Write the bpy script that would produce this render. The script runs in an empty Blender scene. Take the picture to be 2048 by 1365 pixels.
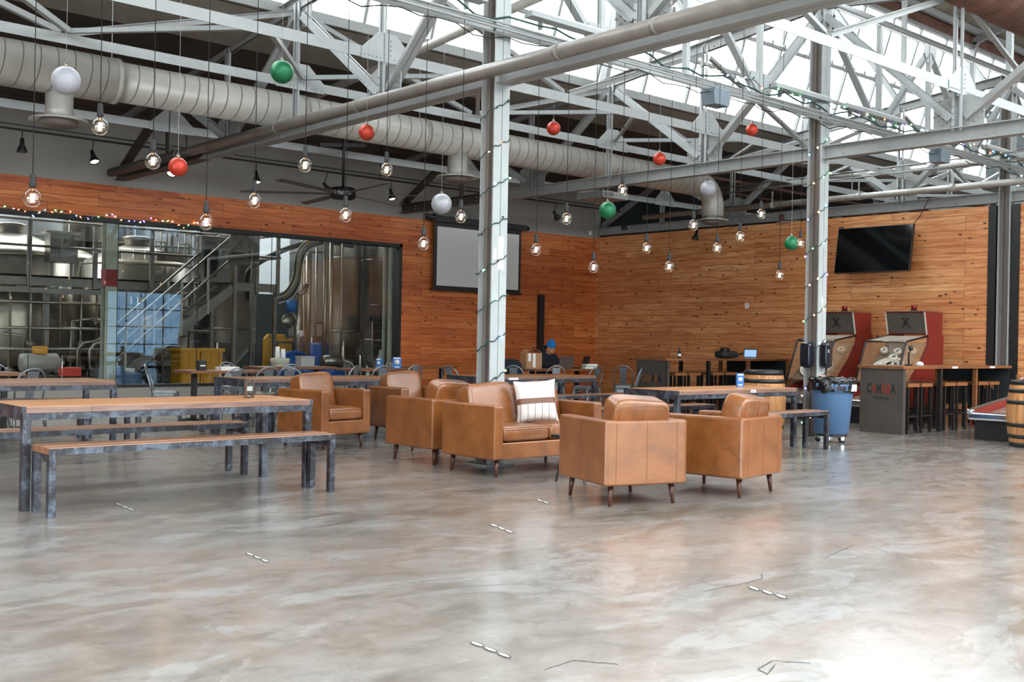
import bpy, bmesh, math, random
from mathutils import Vector, Matrix
from math import pi, sin, cos, radians as RAD
S = bpy.context.scene
C = S.collection
rnd = random.Random(7)

# ------------------------------------------------------------------ camera
FPX = 2151.757
CR = Vector((0.74793179, -0.66350304, 0.01902004))
CU = Vector((-0.0134123, 0.01354191, 0.99981835))
CF = Vector((0.66364008, 0.74805102, -0.00122932))
CH = 1.3
cam = bpy.data.cameras.new('camera')
cam.sensor_width = 36.0
cam.lens = FPX / 2048 * 36.0
cam.clip_end = 200
camo = bpy.data.objects.new('camera', cam)
C.objects.link(camo)
M3 = Matrix((CR, CU, -CF)).transposed()
camo.matrix_world = Matrix.Translation((0, 0, CH)) @ M3.to_4x4()
S.camera = camo

# ------------------------------------------------------------------ sky and daylight
S.view_settings.view_transform = 'Standard'
S.view_settings.look = 'None'
S.view_settings.gamma = 1
S.view_settings.use_curve_mapping = False
S.view_settings.exposure = 1.13
S.cycles.use_denoising = True
S.cycles.max_bounces = 10
S.cycles.diffuse_bounces = 5
S.cycles.glossy_bounces = 4
S.cycles.transparent_max_bounces = 24
S.cycles.caustics_reflective = False
S.cycles.caustics_refractive = False
S.cycles.sample_clamp_indirect = 6
w = bpy.data.worlds.new('overcast_sky')
S.world = w
w.use_nodes = True
bg = w.node_tree.nodes['Background']
bg.inputs['Color'].default_value = (0.93, 0.97, 1.0, 1)
bg.inputs['Strength'].default_value = 4.6


def portal(name, loc, sx, sy, direction):
    l = bpy.data.lights.new(name, 'AREA')
    l.shape = 'RECTANGLE'
    l.size = sx
    l.size_y = sy
    l.cycles.is_portal = True
    o = bpy.data.objects.new(name, l)
    C.objects.link(o)
    o.location = loc
    d = Vector(direction).normalized()
    z = -d
    x = Vector((1, 0, 0)) if abs(d.x) < .9 else Vector((0, 1, 0))
    y = z.cross(x).normalized()
    x = y.cross(z)
    o.rotation_euler = Matrix((x, y, z)).transposed().to_euler()
    return o


# daylight enters through the two glazed bands of the roof monitor, the doors and added side bay behind the camera, and the added rooflights
portal('daylight', (13.5, 12.5, 7.15), 50, 2.9, (0, -1, -.3))
portal('daylight', (13.5, 4.5, 7.15), 50, 2.9, (0, 1, -.3))
portal('daylight', (9.85, -8.95, 1.55), 4.7, 3.0, (0, 1, 0))
portal('daylight', (19.4, -8.95, 1.55), 3.5, 3.0, (0, 1, 0))
portal('daylight', (2.6, -8.95, 1.55), 8.6, 3.0, (0, 1, 0))
portal('daylight', (14, -.2, 4.7), 50, 6.4, (0, 0, -1))
portal('daylight', (6.0, 25.6, 7.45), 22, 4, (0, 0, -1))
portal('daylight', (-11.9, 1.0, 2.3), 12.8, 4.4, (1, 0, 0))


def ray(x, y):
    return CR * ((x - 1024) / FPX) + CU * ((682.5 - y) / FPX) + CF


def atY(x, y, Y):
    d = ray(x, y); d = d * (Y / d.y)
    return Vector((d.x, d.y, d.z + CH))


def atX(x, y, X):
    d = ray(x, y); d = d * (X / d.x)
    return Vector((d.x, d.y, d.z + CH))


def atZ(x, y, Z):
    d = ray(x, y); d = d * ((Z - CH) / d.z)
    return Vector((d.x, d.y, Z))


def atD(x, y, D):
    d = ray(x, y) * D
    return Vector((d.x, d.y, d.z + CH))


# ------------------------------------------------------------------ materials
def srgb(r, g, b, a=1.0):
    f = lambda c: (c / 255 / 12.92) if c / 255 <= .04045 else ((c / 255 + .055) / 1.055) ** 2.4
    return (f(r), f(g), f(b), a)


class NT:
    def __init__(s, name):
        s.m = bpy.data.materials.new(name); s.m.use_nodes = True
        s.t = s.m.node_tree; s.b = s.t.nodes['Principled BSDF']; s.out = s.t.nodes['Material Output']

    def n(s, typ, **kw):
        nd = s.t.nodes.new(typ)
        for k, v in kw.items():
            if k.startswith('i_'):
                nd.inputs[k[2:].replace('_', ' ')].default_value = v
            else:
                setattr(nd, k, v)
        return nd

    def l(s, a, b): s.t.links.new(a, b)

    def coords(s, scale=(1, 1, 1), src='Object', rot=(0, 0, 0)):
        if src == 'World':
            g = s.n('ShaderNodeNewGeometry').outputs['Position']
        else:
            g = s.n('ShaderNodeTexCoord').outputs[src]
        mp = s.n('ShaderNodeMapping')
        mp.inputs['Scale'].default_value = scale
        mp.inputs['Rotation'].default_value = rot
        s.l(g, mp.inputs['Vector'])
        return mp.outputs['Vector']

    def noise(s, vec, scale=5, detail=4, rough=.55, dist=0):
        nd = s.n('ShaderNodeTexNoise')
        nd.inputs['Scale'].default_value = scale; nd.inputs['Detail'].default_value = detail
        nd.inputs['Roughness'].default_value = rough; nd.inputs['Distortion'].default_value = dist
        s.l(vec, nd.inputs['Vector'])
        return nd.outputs['Fac']

    def ramp(s, fac, stops, interp='LINEAR'):
        nd = s.n('ShaderNodeValToRGB'); cr = nd.color_ramp; cr.interpolation = interp
        while len(cr.elements) > 1: cr.elements.remove(cr.elements[-1])
        cr.elements[0].position = stops[0][0]; cr.elements[0].color = stops[0][1]
        for p, c in stops[1:]:
            e = cr.elements.new(p); e.color = c
        s.l(fac, nd.inputs['Fac'])
        return nd.outputs['Color']

    def mix(s, fac, a, b, mode='MIX'):
        nd = s.n('ShaderNodeMix', data_type='RGBA', blend_type=mode)
        for v, i in ((fac, 0), (a, 6), (b, 7)):
            if isinstance(v, (int, float, tuple)): nd.inputs[i].default_value = v
            else: s.l(v, nd.inputs[i])
        return nd.outputs[2]

    def math(s, op, a, b=0.0):
        nd = s.n('ShaderNodeMath', operation=op)
        for v, i in ((a, 0), (b, 1)):
            if isinstance(v, (int, float)): nd.inputs[i].default_value = v
            else: s.l(v, nd.inputs[i])
        return nd.outputs[0]

    def bump(s, h, strength=.3, dist=.01):
        nd = s.n('ShaderNodeBump'); nd.inputs['Strength'].default_value = strength
        nd.inputs['Distance'].default_value = dist
        s.l(h, nd.inputs['Height']); s.l(nd.outputs['Normal'], s.b.inputs['Normal'])

    def set(s, **kw):
        for k, v in kw.items():
            i = s.b.inputs[k.replace('_', ' ')]
            if isinstance(v, (int, float, tuple)): i.default_value = v
            else: s.l(v, i)
        return s.m


def flat(name, col, rough=.5, metal=0.0, var=.12, scale=6, **kw):
    """one paint or plastic with a little uneven wear"""
    t = NT(name)
    f = t.noise(t.coords(), scale, 4)
    c = srgb(*col)
    lo = tuple(x * (1 - var) for x in c[:3]) + (1,); hi = tuple(min(1, x * (1 + var)) for x in c[:3]) + (1,)
    t.set(Base_Color=t.ramp(f, [(.3, lo), (.7, hi)]), Roughness=rough, Metallic=metal, **kw)
    return t.m


def wood_boards(name, axis, cols, bw=2.3, rh=.138, knots=True, rough=.5, grey=0):
    t = NT(name)
    g = t.n('ShaderNodeNewGeometry').outputs['Position']
    sp = t.n('ShaderNodeSeparateXYZ'); t.l(g, sp.inputs[0])
    cb = t.n('ShaderNodeCombineXYZ')
    a, b = {'X': ('X', 'Z'), 'Y': ('Y', 'Z'), 'D': ('Y', 'X')}[axis]
    t.l(sp.outputs[a], cb.inputs['X']); t.l(sp.outputs[b], cb.inputs['Y'])
    v = cb.outputs[0]
    br = t.n('ShaderNodeTexBrick'); t.l(v, br.inputs['Vector'])
    br.inputs['Scale'].default_value = 1; br.inputs['Brick Width'].default_value = bw
    br.inputs['Row Height'].default_value = rh; br.inputs['Mortar Size'].default_value = .0032
    br.inputs['Mortar Smooth'].default_value = .3; br.offset = .37; br.offset_frequency = 3
    br.inputs['Color1'].default_value = (0, 0, 0, 1); br.inputs['Color2'].default_value = (1, 1, 1, 1)
    br.inputs['Mortar'].default_value = (.5, .5, .5, 1)
    # per-board shift of the grain
    mul = t.n('ShaderNodeVectorMath', operation='MULTIPLY_ADD')
    t.l(br.outputs['Color'], mul.inputs[0]); mul.inputs[1].default_value = (7, 3, 11); t.l(v, mul.inputs[2])
    mp = t.n('ShaderNodeMapping'); mp.inputs['Scale'].default_value = (.9, 13, 1); t.l(mul.outputs[0], mp.inputs['Vector'])
    grain = t.noise(mp.outputs[0], 1.6, 7, .62, 1.1)
    base = t.ramp(br.outputs['Color'], [(0, srgb(*cols[0])), (.35, srgb(*cols[1])), (.7, srgb(*cols[2])), (1, srgb(*cols[3]))])
    dark = t.mix(1.0, base, srgb(*cols[4]), 'MULTIPLY')
    c = t.mix(t.ramp(grain, [(.42, (0, 0, 0, 1)), (.68, (1, 1, 1, 1))]), base, dark)
    mpp = t.n('ShaderNodeMapping'); mpp.inputs['Scale'].default_value = (.35, .9, 1); t.l(v, mpp.inputs['Vector'])
    c = t.mix(t.ramp(t.noise(mpp.outputs[0], 1.1, 3), [(.35, (0, 0, 0, 1)), (.7, (.55, .55, .55, 1))]), c, dark)
    if knots:
        mk = t.n('ShaderNodeMapping'); mk.inputs['Scale'].default_value = (3.4, 7.5, 1); t.l(mul.outputs[0], mk.inputs['Vector'])
        vo = t.n('ShaderNodeTexVoronoi'); vo.inputs['Scale'].default_value = 1.0; vo.inputs['Randomness'].default_value = 1
        t.l(mk.outputs[0], vo.inputs['Vector'])
        k = t.ramp(vo.outputs['Distance'], [(.085, (1, 1, 1, 1)), (.15, (0, 0, 0, 1))])
        c = t.mix(k, c, srgb(62, 28, 14))
        mk2 = t.n('ShaderNodeMapping'); mk2.inputs['Scale'].default_value = (.9, 3.0, 1); t.l(mul.outputs[0], mk2.inputs['Vector'])
        st = t.noise(mk2.outputs[0], 2.1, 3, .5, .4)
        c = t.mix(t.ramp(st, [(.69, (0, 0, 0, 1)), (.78, (.8, .8, .8, 1))]), c, srgb(84, 36, 16))
    c = t.mix(br.outputs['Fac'], c, srgb(50, 24, 12))
    t.bump(t.math('SUBTRACT', t.math('MULTIPLY', grain, .15), br.outputs['Fac']), .35, .004)
    t.set(Base_Color=c, Roughness=rough)
    return t.m


M = {}
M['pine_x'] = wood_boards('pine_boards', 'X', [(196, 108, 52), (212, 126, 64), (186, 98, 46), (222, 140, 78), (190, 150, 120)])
M['pine_y'] = wood_boards('pine_boards', 'Y', [(222, 158, 102), (232, 172, 116), (214, 148, 92), (238, 182, 128), (196, 150, 116)])  # same pine as the left wall, lightened for the daylight falling here
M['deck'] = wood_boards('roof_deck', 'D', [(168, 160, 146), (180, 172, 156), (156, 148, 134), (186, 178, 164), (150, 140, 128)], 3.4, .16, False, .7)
M['deck_dark'] = wood_boards('aisle_deck', 'X', [(80, 73, 67), (88, 80, 74), (72, 65, 60), (92, 84, 78), (150, 140, 130)], 3.4, .22, False, .8)  # grey deck boards, darkened for the low light under the aisle
M['lap'] = flat('lap_boards', (150, 146, 138), .7)  # same deck boards, paler where the roof glass lights them


def mat_floor():
    t = NT('polished_concrete')
    v = t.coords((1, 1, 1), 'World')
    n1 = t.noise(v, .55, 6, .6, .5)
    n2 = t.noise(t.coords((.7, 1.6, 1), 'World', (0, 0, .5)), 2.0, 8, .68, .8)
    n3 = t.noise(v, 14, 5, .7)
    n4 = t.noise(t.coords((1, 1.9, 1), 'World', (0, 0, .8)), .75, 7, .62, 1.2)
    c = t.ramp(n1, [(.3, srgb(92, 87, 78)), (.5, srgb(112, 104, 94)), (.7, srgb(140, 122, 110))])
    c = t.mix(t.ramp(n2, [(.4, (0, 0, 0, 1)), (.66, (.85, .85, .85, 1))]), c, srgb(134, 131, 126))
    c = t.mix(t.ramp(n4, [(.55, (0, 0, 0, 1)), (.565, (.45, .45, .45, 1))]), c, srgb(150, 153, 152))
    c = t.mix(t.ramp(n2, [(.2, (.3, .3, .3, 1)), (.5, (0, 0, 0, 1))]), c, srgb(86, 76, 66))
    c = t.mix(t.math('MULTIPLY', n3, .14), c, srgb(90, 84, 78))
    n6 = t.noise(t.coords((1, 1.25, 1), 'World', (0, 0, .7)), 4.5, 12, .72, .6)
    c = t.mix(t.ramp(n6, [(.34, (.6, .6, .6, 1)), (.5, (0, 0, 0, 1))]), c, srgb(78, 70, 62))
    c = t.mix(t.ramp(n6, [(.55, (0, 0, 0, 1)), (.68, (.35, .35, .35, 1))]), c, srgb(160, 156, 150))
    n5 = t.noise(v, 3.2, 9, .75)
    c = t.mix(t.ramp(n5, [(.7, (0, 0, 0, 1)), (.76, (.4, .4, .4, 1))]), c, srgb(170, 166, 158))
    r = t.math('ADD', t.math('MULTIPLY', n2, .3), .3)
    t.bump(n3, .04, .006)
    t.set(Base_Color=c, Roughness=r)
    t.b.inputs['Specular IOR Level'].default_value = .5
    t.b.inputs['Coat Weight'].default_value = 1.0
    t.l(t.math('ADD', t.math('MULTIPLY', n2, .16), .11), t.b.inputs['Coat Roughness'])
    t.b.inputs['Coat IOR'].default_value = 1.85
    return t.m


M['floor'] = mat_floor()


def mat_leather():
    t = NT('tan_leather')
    v = t.coords()
    n1 = t.noise(v, 2.2, 6, .6, .6)
    n2 = t.noise(v, 9, 5, .65, .3)
    c = t.ramp(n1, [(.3, srgb(98, 55, 20)), (.5, srgb(118, 68, 27)), (.72, srgb(136, 82, 37))])
    c = t.mix(t.ramp(n2, [(.42, (0, 0, 0, 1)), (.72, (.5, .5, .5, 1))]), c, srgb(146, 90, 46))
    vo = t.n('ShaderNodeTexVoronoi'); vo.inputs['Scale'].default_value = 170; t.l(v, vo.inputs['Vector'])
    n3 = t.noise(t.coords((1, 1, 1.6)), 6.0, 4, .6, .4)
    t.bump(t.math('ADD', t.math('MULTIPLY', vo.outputs['Distance'], .12), t.math('MULTIPLY', n3, 1.2)), .22, .012)
    t.set(Base_Color=c, Roughness=t.math('ADD', t.math('MULTIPLY', n2, .2), .24))
    t.b.inputs['Specular IOR Level'].default_value = .8
    return t.m


M['leather'] = mat_leather()
M['seam'] = flat('leather_seam', (120, 66, 30), .5)


def mat_rawsteel():
    t = NT('raw_blued_steel')
    v = t.coords()
    n1 = t.noise(t.coords((1, 1, 1)), 5, 7, .7, .8)
    n2 = t.noise(v, 22, 5, .7)
    c = t.ramp(n1, [(.3, srgb(44, 41, 43)), (.48, srgb(60, 61, 67)), (.6, srgb(98, 108, 122)), (.7, srgb(70, 58, 56))])
    c = t.mix(t.ramp(n2, [(.55, (0, 0, 0, 1)), (.7, (.6, .6, .6, 1))]), c, srgb(120, 126, 134))
    t.set(Base_Color=c, Metallic=.55, Roughness=t.math('ADD', t.math('MULTIPLY', n1, .3), .25))
    return t.m


M['rawsteel'] = mat_rawsteel()


def mat_tablewood(name, c1, c2, c3, axis=0):
    t = NT(name)
    sc = (1.2, 16, 16) if axis == 0 else (16, 1.2, 16)
    n1 = t.noise(t.coords(sc), 1.2, 7, .65, .8)
    tc = t.n('ShaderNodeTexCoord').outputs['Object']
    br = t.n('ShaderNodeTexBrick'); t.l(tc, br.inputs['Vector'])
    for k, vv in (('Scale', 1), ('Brick Width', 1.4), ('Row Height', .115), ('Mortar Size', .002), ('Mortar Smooth', .2)):
        br.inputs[k].default_value = vv
    br.inputs['Color1'].default_value = srgb(*c1); br.inputs['Color2'].default_value = srgb(*c2)
    br.inputs['Mortar'].default_value = srgb(60, 36, 22)
    c = t.mix(t.ramp(n1, [(.4, (0, 0, 0, 1)), (.7, (.85, .85, .85, 1))]), br.outputs['Color'], srgb(*c3))
    t.set(Base_Color=c, Roughness=t.math('ADD', t.math('MULTIPLY', n1, .15), .22))
    return t.m


M['table'] = mat_tablewood('varnished_table_boards', (190, 132, 84), (206, 150, 102), (142, 88, 54))
M['edgewood'] = mat_tablewood('weathered_edge_boards', (124, 96, 84), (138, 110, 98), (92, 66, 56))
M['bench'] = mat_tablewood('worn_bench_boards', (142, 100, 74), (160, 116, 88), (88, 58, 42))
M['bartop'] = mat_tablewood('dark_bar_boards', (124, 78, 48), (140, 90, 56), (78, 46, 28))


def mat_duct():
    t = NT('galvanised_duct')
    n = t.noise(t.coords((1, 1, 1)), 3, 5)
    c = t.ramp(n, [(.3, srgb(188, 187, 180)), (.7, srgb(205, 204, 197))])
    tc = t.n('ShaderNodeTexCoord').outputs['Object']
    sp = t.n('ShaderNodeSeparateXYZ'); t.l(tc, sp.inputs[0])
    ang = t.math('DIVIDE', t.math('ARCTAN2', sp.outputs['Z'], sp.outputs['Y']), 2 * pi)
    fr = t.math('FRACT', t.math('ADD', t.math('MULTIPLY', sp.outputs['X'], 5.0), ang))
    line = t.ramp(fr, [(0, (1, 1, 1, 1)), (.07, (0, 0, 0, 1)), (.94, (0, 0, 0, 1)), (1, (1, 1, 1, 1))])
    c = t.mix(line, c, srgb(120, 118, 112))
    t.bump(line, .5, .012)
    t.set(Base_Color=c, Metallic=.15, Roughness=.4)
    return t.m


M['duct'] = mat_duct()
M['ductplain'] = flat('painted_duct', (176, 174, 167), .42, .15)
M['pipepaint'] = flat('dull_pipe_paint', (132, 127, 120), .4, .1)
M['rustduct'] = flat('rusty_duct', (98, 66, 54), .6, .1, .3, 3)
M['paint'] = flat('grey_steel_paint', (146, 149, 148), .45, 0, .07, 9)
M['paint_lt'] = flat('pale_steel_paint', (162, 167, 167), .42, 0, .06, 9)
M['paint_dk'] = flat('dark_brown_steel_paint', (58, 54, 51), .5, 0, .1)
M['web'] = flat('grey_brown_web_paint', (112, 104, 98), .5, 0, .1)
M['brewcol'] = flat('peeling_green_grey_paint', (170, 174, 158), .7, 0, .16, 5)
M['redband'] = flat('red_paint_band', (130, 30, 30), .6)
M['upperwall'] = flat('grey_wall_paint', (150, 147, 142), .85, 0, .05, 1.5)
M['brewfloor'] = flat('brewery_floor', (90, 88, 84), .4)
M['darkwall'] = flat('dark_teal_wall_paint', (22, 30, 32), .85, 0, .1, 1.5)
M['black'] = flat('black_satin', (20, 20, 21), .45)
M['blackframe'] = flat('black_window_frame', (16, 16, 17), .5)
M['rubber'] = flat('black_rubber', (26, 26, 27), .7)
M['blackgloss'] = flat('black_gloss', (8, 9, 11), .12)
M['screen'] = flat('dark_display_glass', (6, 9, 12), .08)
M['white'] = flat('white_paint', (232, 232, 228), .6, 0, .03)
M['plasterwhite'] = flat('white_brewery_wall', (214, 218, 220), .8, 0, .04, 1)
M['projscreen'] = flat('projector_screen_cloth', (206, 208, 204), .8, 0, .02, 2)
M['galv'] = flat('galvanised_chair_steel', (142, 150, 156), .32, .7, .1, 12)
M['stainless'] = flat('brushed_stainless', (158, 150, 138), .33, .95, .1, 4)
M['stainless_dk'] = flat('dark_stainless', (118, 112, 104), .3, .9, .15, 4)
M['chrome'] = flat('chrome', (214, 214, 216), .12, 1.0, .03)
M['walnut'] = flat('dark_walnut_leg', (70, 38, 26), .35, 0, .25, 14)
M['binblue'] = flat('blue_grey_bin_plastic', (72, 104, 140), .5, 0, .08)
M['bag'] = flat('black_plastic_bag', (14, 15, 17), .22)
M['cabred'] = flat('dark_red_cabinet', (128, 38, 32), .4, 0, .1)
M['cabgrey'] = flat('brushed_grey_panel', (104, 98, 92), .38, .5, .1, 4)
M['ring'] = flat('cream_target_ring', (204, 198, 184), .5)
M['playfield'] = flat('tan_target_board', (112, 92, 74), .5)
M['net'] = flat('brown_net_cord', (204, 160, 118), .8)
M['barpanel'] = flat('dark_raw_steel_panel', (86, 80, 75), .42, .4, .12, 3)
M['dispenser'] = flat('dark_navy_plastic', (18, 24, 34), .2)
M['redlens'] = flat('red_beacon_lens', (120, 14, 14), .15)
M['cushionwhite'] = flat('white_cotton', (206, 200, 196), .9, 0, .03)
M['brownband'] = flat('brown_leather_band', (104, 66, 48), .5)
M['cardboard'] = flat('cardboard', (164, 122, 88), .8)
M['paper'] = flat('white_paper', (226, 226, 224), .8)
M['bluebox'] = flat('blue_printed_card', (44, 110, 180), .5)
M['skin'] = flat('skin', (196, 140, 112), .5)
M['beanie'] = flat('blue_knit', (28, 108, 176), .9, 0, .1, 40)
M['hoodie'] = flat('dark_navy_cloth', (16, 24, 36), .9)
M['hair'] = flat('dark_hair', (20, 16, 14), .6)
M['laptop'] = flat('brown_grey_laptop_lid', (96, 80, 72), .4, .4)
M['pumpblue'] = flat('blue_machine_paint', (20, 84, 170), .4)
M['yellow'] = flat('yellow_bin_plastic', (218, 156, 34), .5)
M['hoseyellow'] = flat('clear_cream_hose', (200, 196, 172), .35)
M['jacket'] = flat('olive_cloth', (70, 64, 54), .9)
M['redplastic'] = flat('red_plastic', (196, 52, 36), .5)
M['greenorn'] = flat('green_satin_ball', (30, 112, 72), .45, .35, .12, 40)
M['redorn'] = flat('red_satin_ball', (176, 54, 36), .42, .35, .12, 40)
M['whiteorn'] = flat('white_glitter_ball', (172, 174, 182), .5, .15, .1, 60)
M['silverorn'] = flat('silver_glitter_ball', (176, 178, 184), .5, .35, .12, 60)
M['wire'] = flat('dark_green_wire', (26, 62, 58), .6)
M['cord'] = flat('black_cord', (24, 24, 24), .7)
M['thread'] = flat('pale_thread', (190, 190, 190), .7)
M['crack'] = flat('crack_in_concrete', (70, 66, 62), .9)
M['patch'] = flat('pale_epoxy_repair', (186, 184, 178), .5)
M['carpet'] = flat('brown_lane', (120, 96, 84), .5)
M['lettersteel'] = flat('black_cut_letters', (14, 14, 14), .6)
M['letterred'] = flat('red_cut_letters', (134, 36, 28), .6)
M['letterorange'] = flat('orange_cut_letters', (150, 84, 48), .6)
M['letterwhite'] = flat('white_lettering', (200, 200, 200), .6)
M['logoblue'] = flat('white_blue_label', (220, 226, 236), .6)


def mat_stripe():
    t = NT('striped_cotton')
    tc = t.n('ShaderNodeTexCoord').outputs['Object']
    sp = t.n('ShaderNodeSeparateXYZ'); t.l(tc, sp.inputs[0])
    fr = t.math('FRACT', t.math('MULTIPLY', sp.outputs['X'], 14.0))
    c = t.ramp(fr, [(0, srgb(204, 198, 194)), (.40, srgb(204, 198, 194)), (.44, srgb(120, 112, 108)), (.5, srgb(120, 112, 108)),
                    (.54, srgb(204, 198, 194)), (.74, srgb(204, 198, 194)), (.77, srgb(180, 150, 132)), (.81, srgb(204, 198, 194))])
    t.set(Base_Color=c, Roughness=.9)
    return t.m


M['stripe'] = mat_stripe()


def mat_barrel():
    t = NT('oak_staves')
    tc = t.n('ShaderNodeTexCoord').outputs['Object']
    sp = t.n('ShaderNodeSeparateXYZ'); t.l(tc, sp.inputs[0])
    ang = t.math('MULTIPLY', t.math('ARCTAN2', sp.outputs['Y'], sp.outputs['X']), 22 / (2 * pi))
    fr = t.math('FRACT', ang)
    n = t.noise(t.coords((14, 14, 1)), 1.5, 6, .6)
    c = t.ramp(n, [(.3, srgb(150, 96, 54)), (.55, srgb(190, 134, 84)), (.75, srgb(208, 156, 104))])
    c = t.mix(t.ramp(fr, [(0, (1, 1, 1, 1)), (.05, (0, 0, 0, 1)), (.95, (0, 0, 0, 1)), (1, (1, 1, 1, 1))]), c, srgb(60, 34, 20))
    t.set(Base_Color=c, Roughness=.6)
    return t.m


M['oak'] = mat_barrel()


def mat_glass(name, tint=(1, 1, 1, 1), ior=1.45, mult=1.0):
    t = NT(name)
    t.t.nodes.remove(t.b)
    lw = t.n('ShaderNodeLayerWeight'); lw.inputs['Blend'].default_value = .5
    f0 = ((ior - 1) / (ior + 1)) ** 2
    fac = t.math('ADD', t.math('MULTIPLY', t.math('POWER', lw.outputs['Facing'], 5.0), 1 - f0), f0)
    tr = t.n('ShaderNodeBsdfTransparent'); tr.inputs['Color'].default_value = tint
    gl = t.n('ShaderNodeBsdfGlossy'); gl.inputs['Roughness'].default_value = .0
    mx = t.n('ShaderNodeMixShader')
    t.l(t.math('MINIMUM', t.math('MULTIPLY', fac, mult), 1.0), mx.inputs[0]); t.l(tr.outputs[0], mx.inputs[1]); t.l(gl.outputs[0], mx.inputs[2])
    t.l(mx.outputs[0], t.out.inputs['Surface'])
    return t.m


M['glass'] = mat_glass('window_glass', (.9, .92, .91, 1), 1.5, 1.0)
M['tintglass'] = mat_glass('tinted_door_glass', (.42, .58, .72, 1), 1.45)  # tint added to dim and blue this door's reflection in the window
M['skyglass'] = mat_glass('rooflight_glass', (.97, .98, .98, 1), 1.3)
M['bulbglass'] = mat_glass('bulb_glass', (.95, .88, .78, 1), 1.9, 1.3)
M['clearplastic'] = mat_glass('clear_holder', (.9, .92, .92, 1), 1.5, 1.5)


def glow(name, col, strength):
    t = NT(name)
    t.set(Base_Color=srgb(*col), Emission_Color=srgb(*col), Emission_Strength=strength)
    return t.m


M['filament'] = glow('lit_filament', (255, 200, 150), 6)
M['spotlit'] = glow('lit_spot_lamp', (255, 214, 170), 14)
M['spotoff'] = flat('unlit_spot_lamp', (120, 120, 120), .3, .5)
M['tube'] = glow('lit_tube', (240, 246, 255), 4)
M['tablet'] = glow('lit_tablet_screen', (120, 150, 190), .6)
LEDS = [glow('lit_mini_bulb', c, 5) for c in ((255, 190, 110), (120, 200, 255), (255, 120, 80), (150, 120, 255), (120, 230, 150), (255, 230, 200))]

# ------------------------------------------------------------------ mesh helpers


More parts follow.
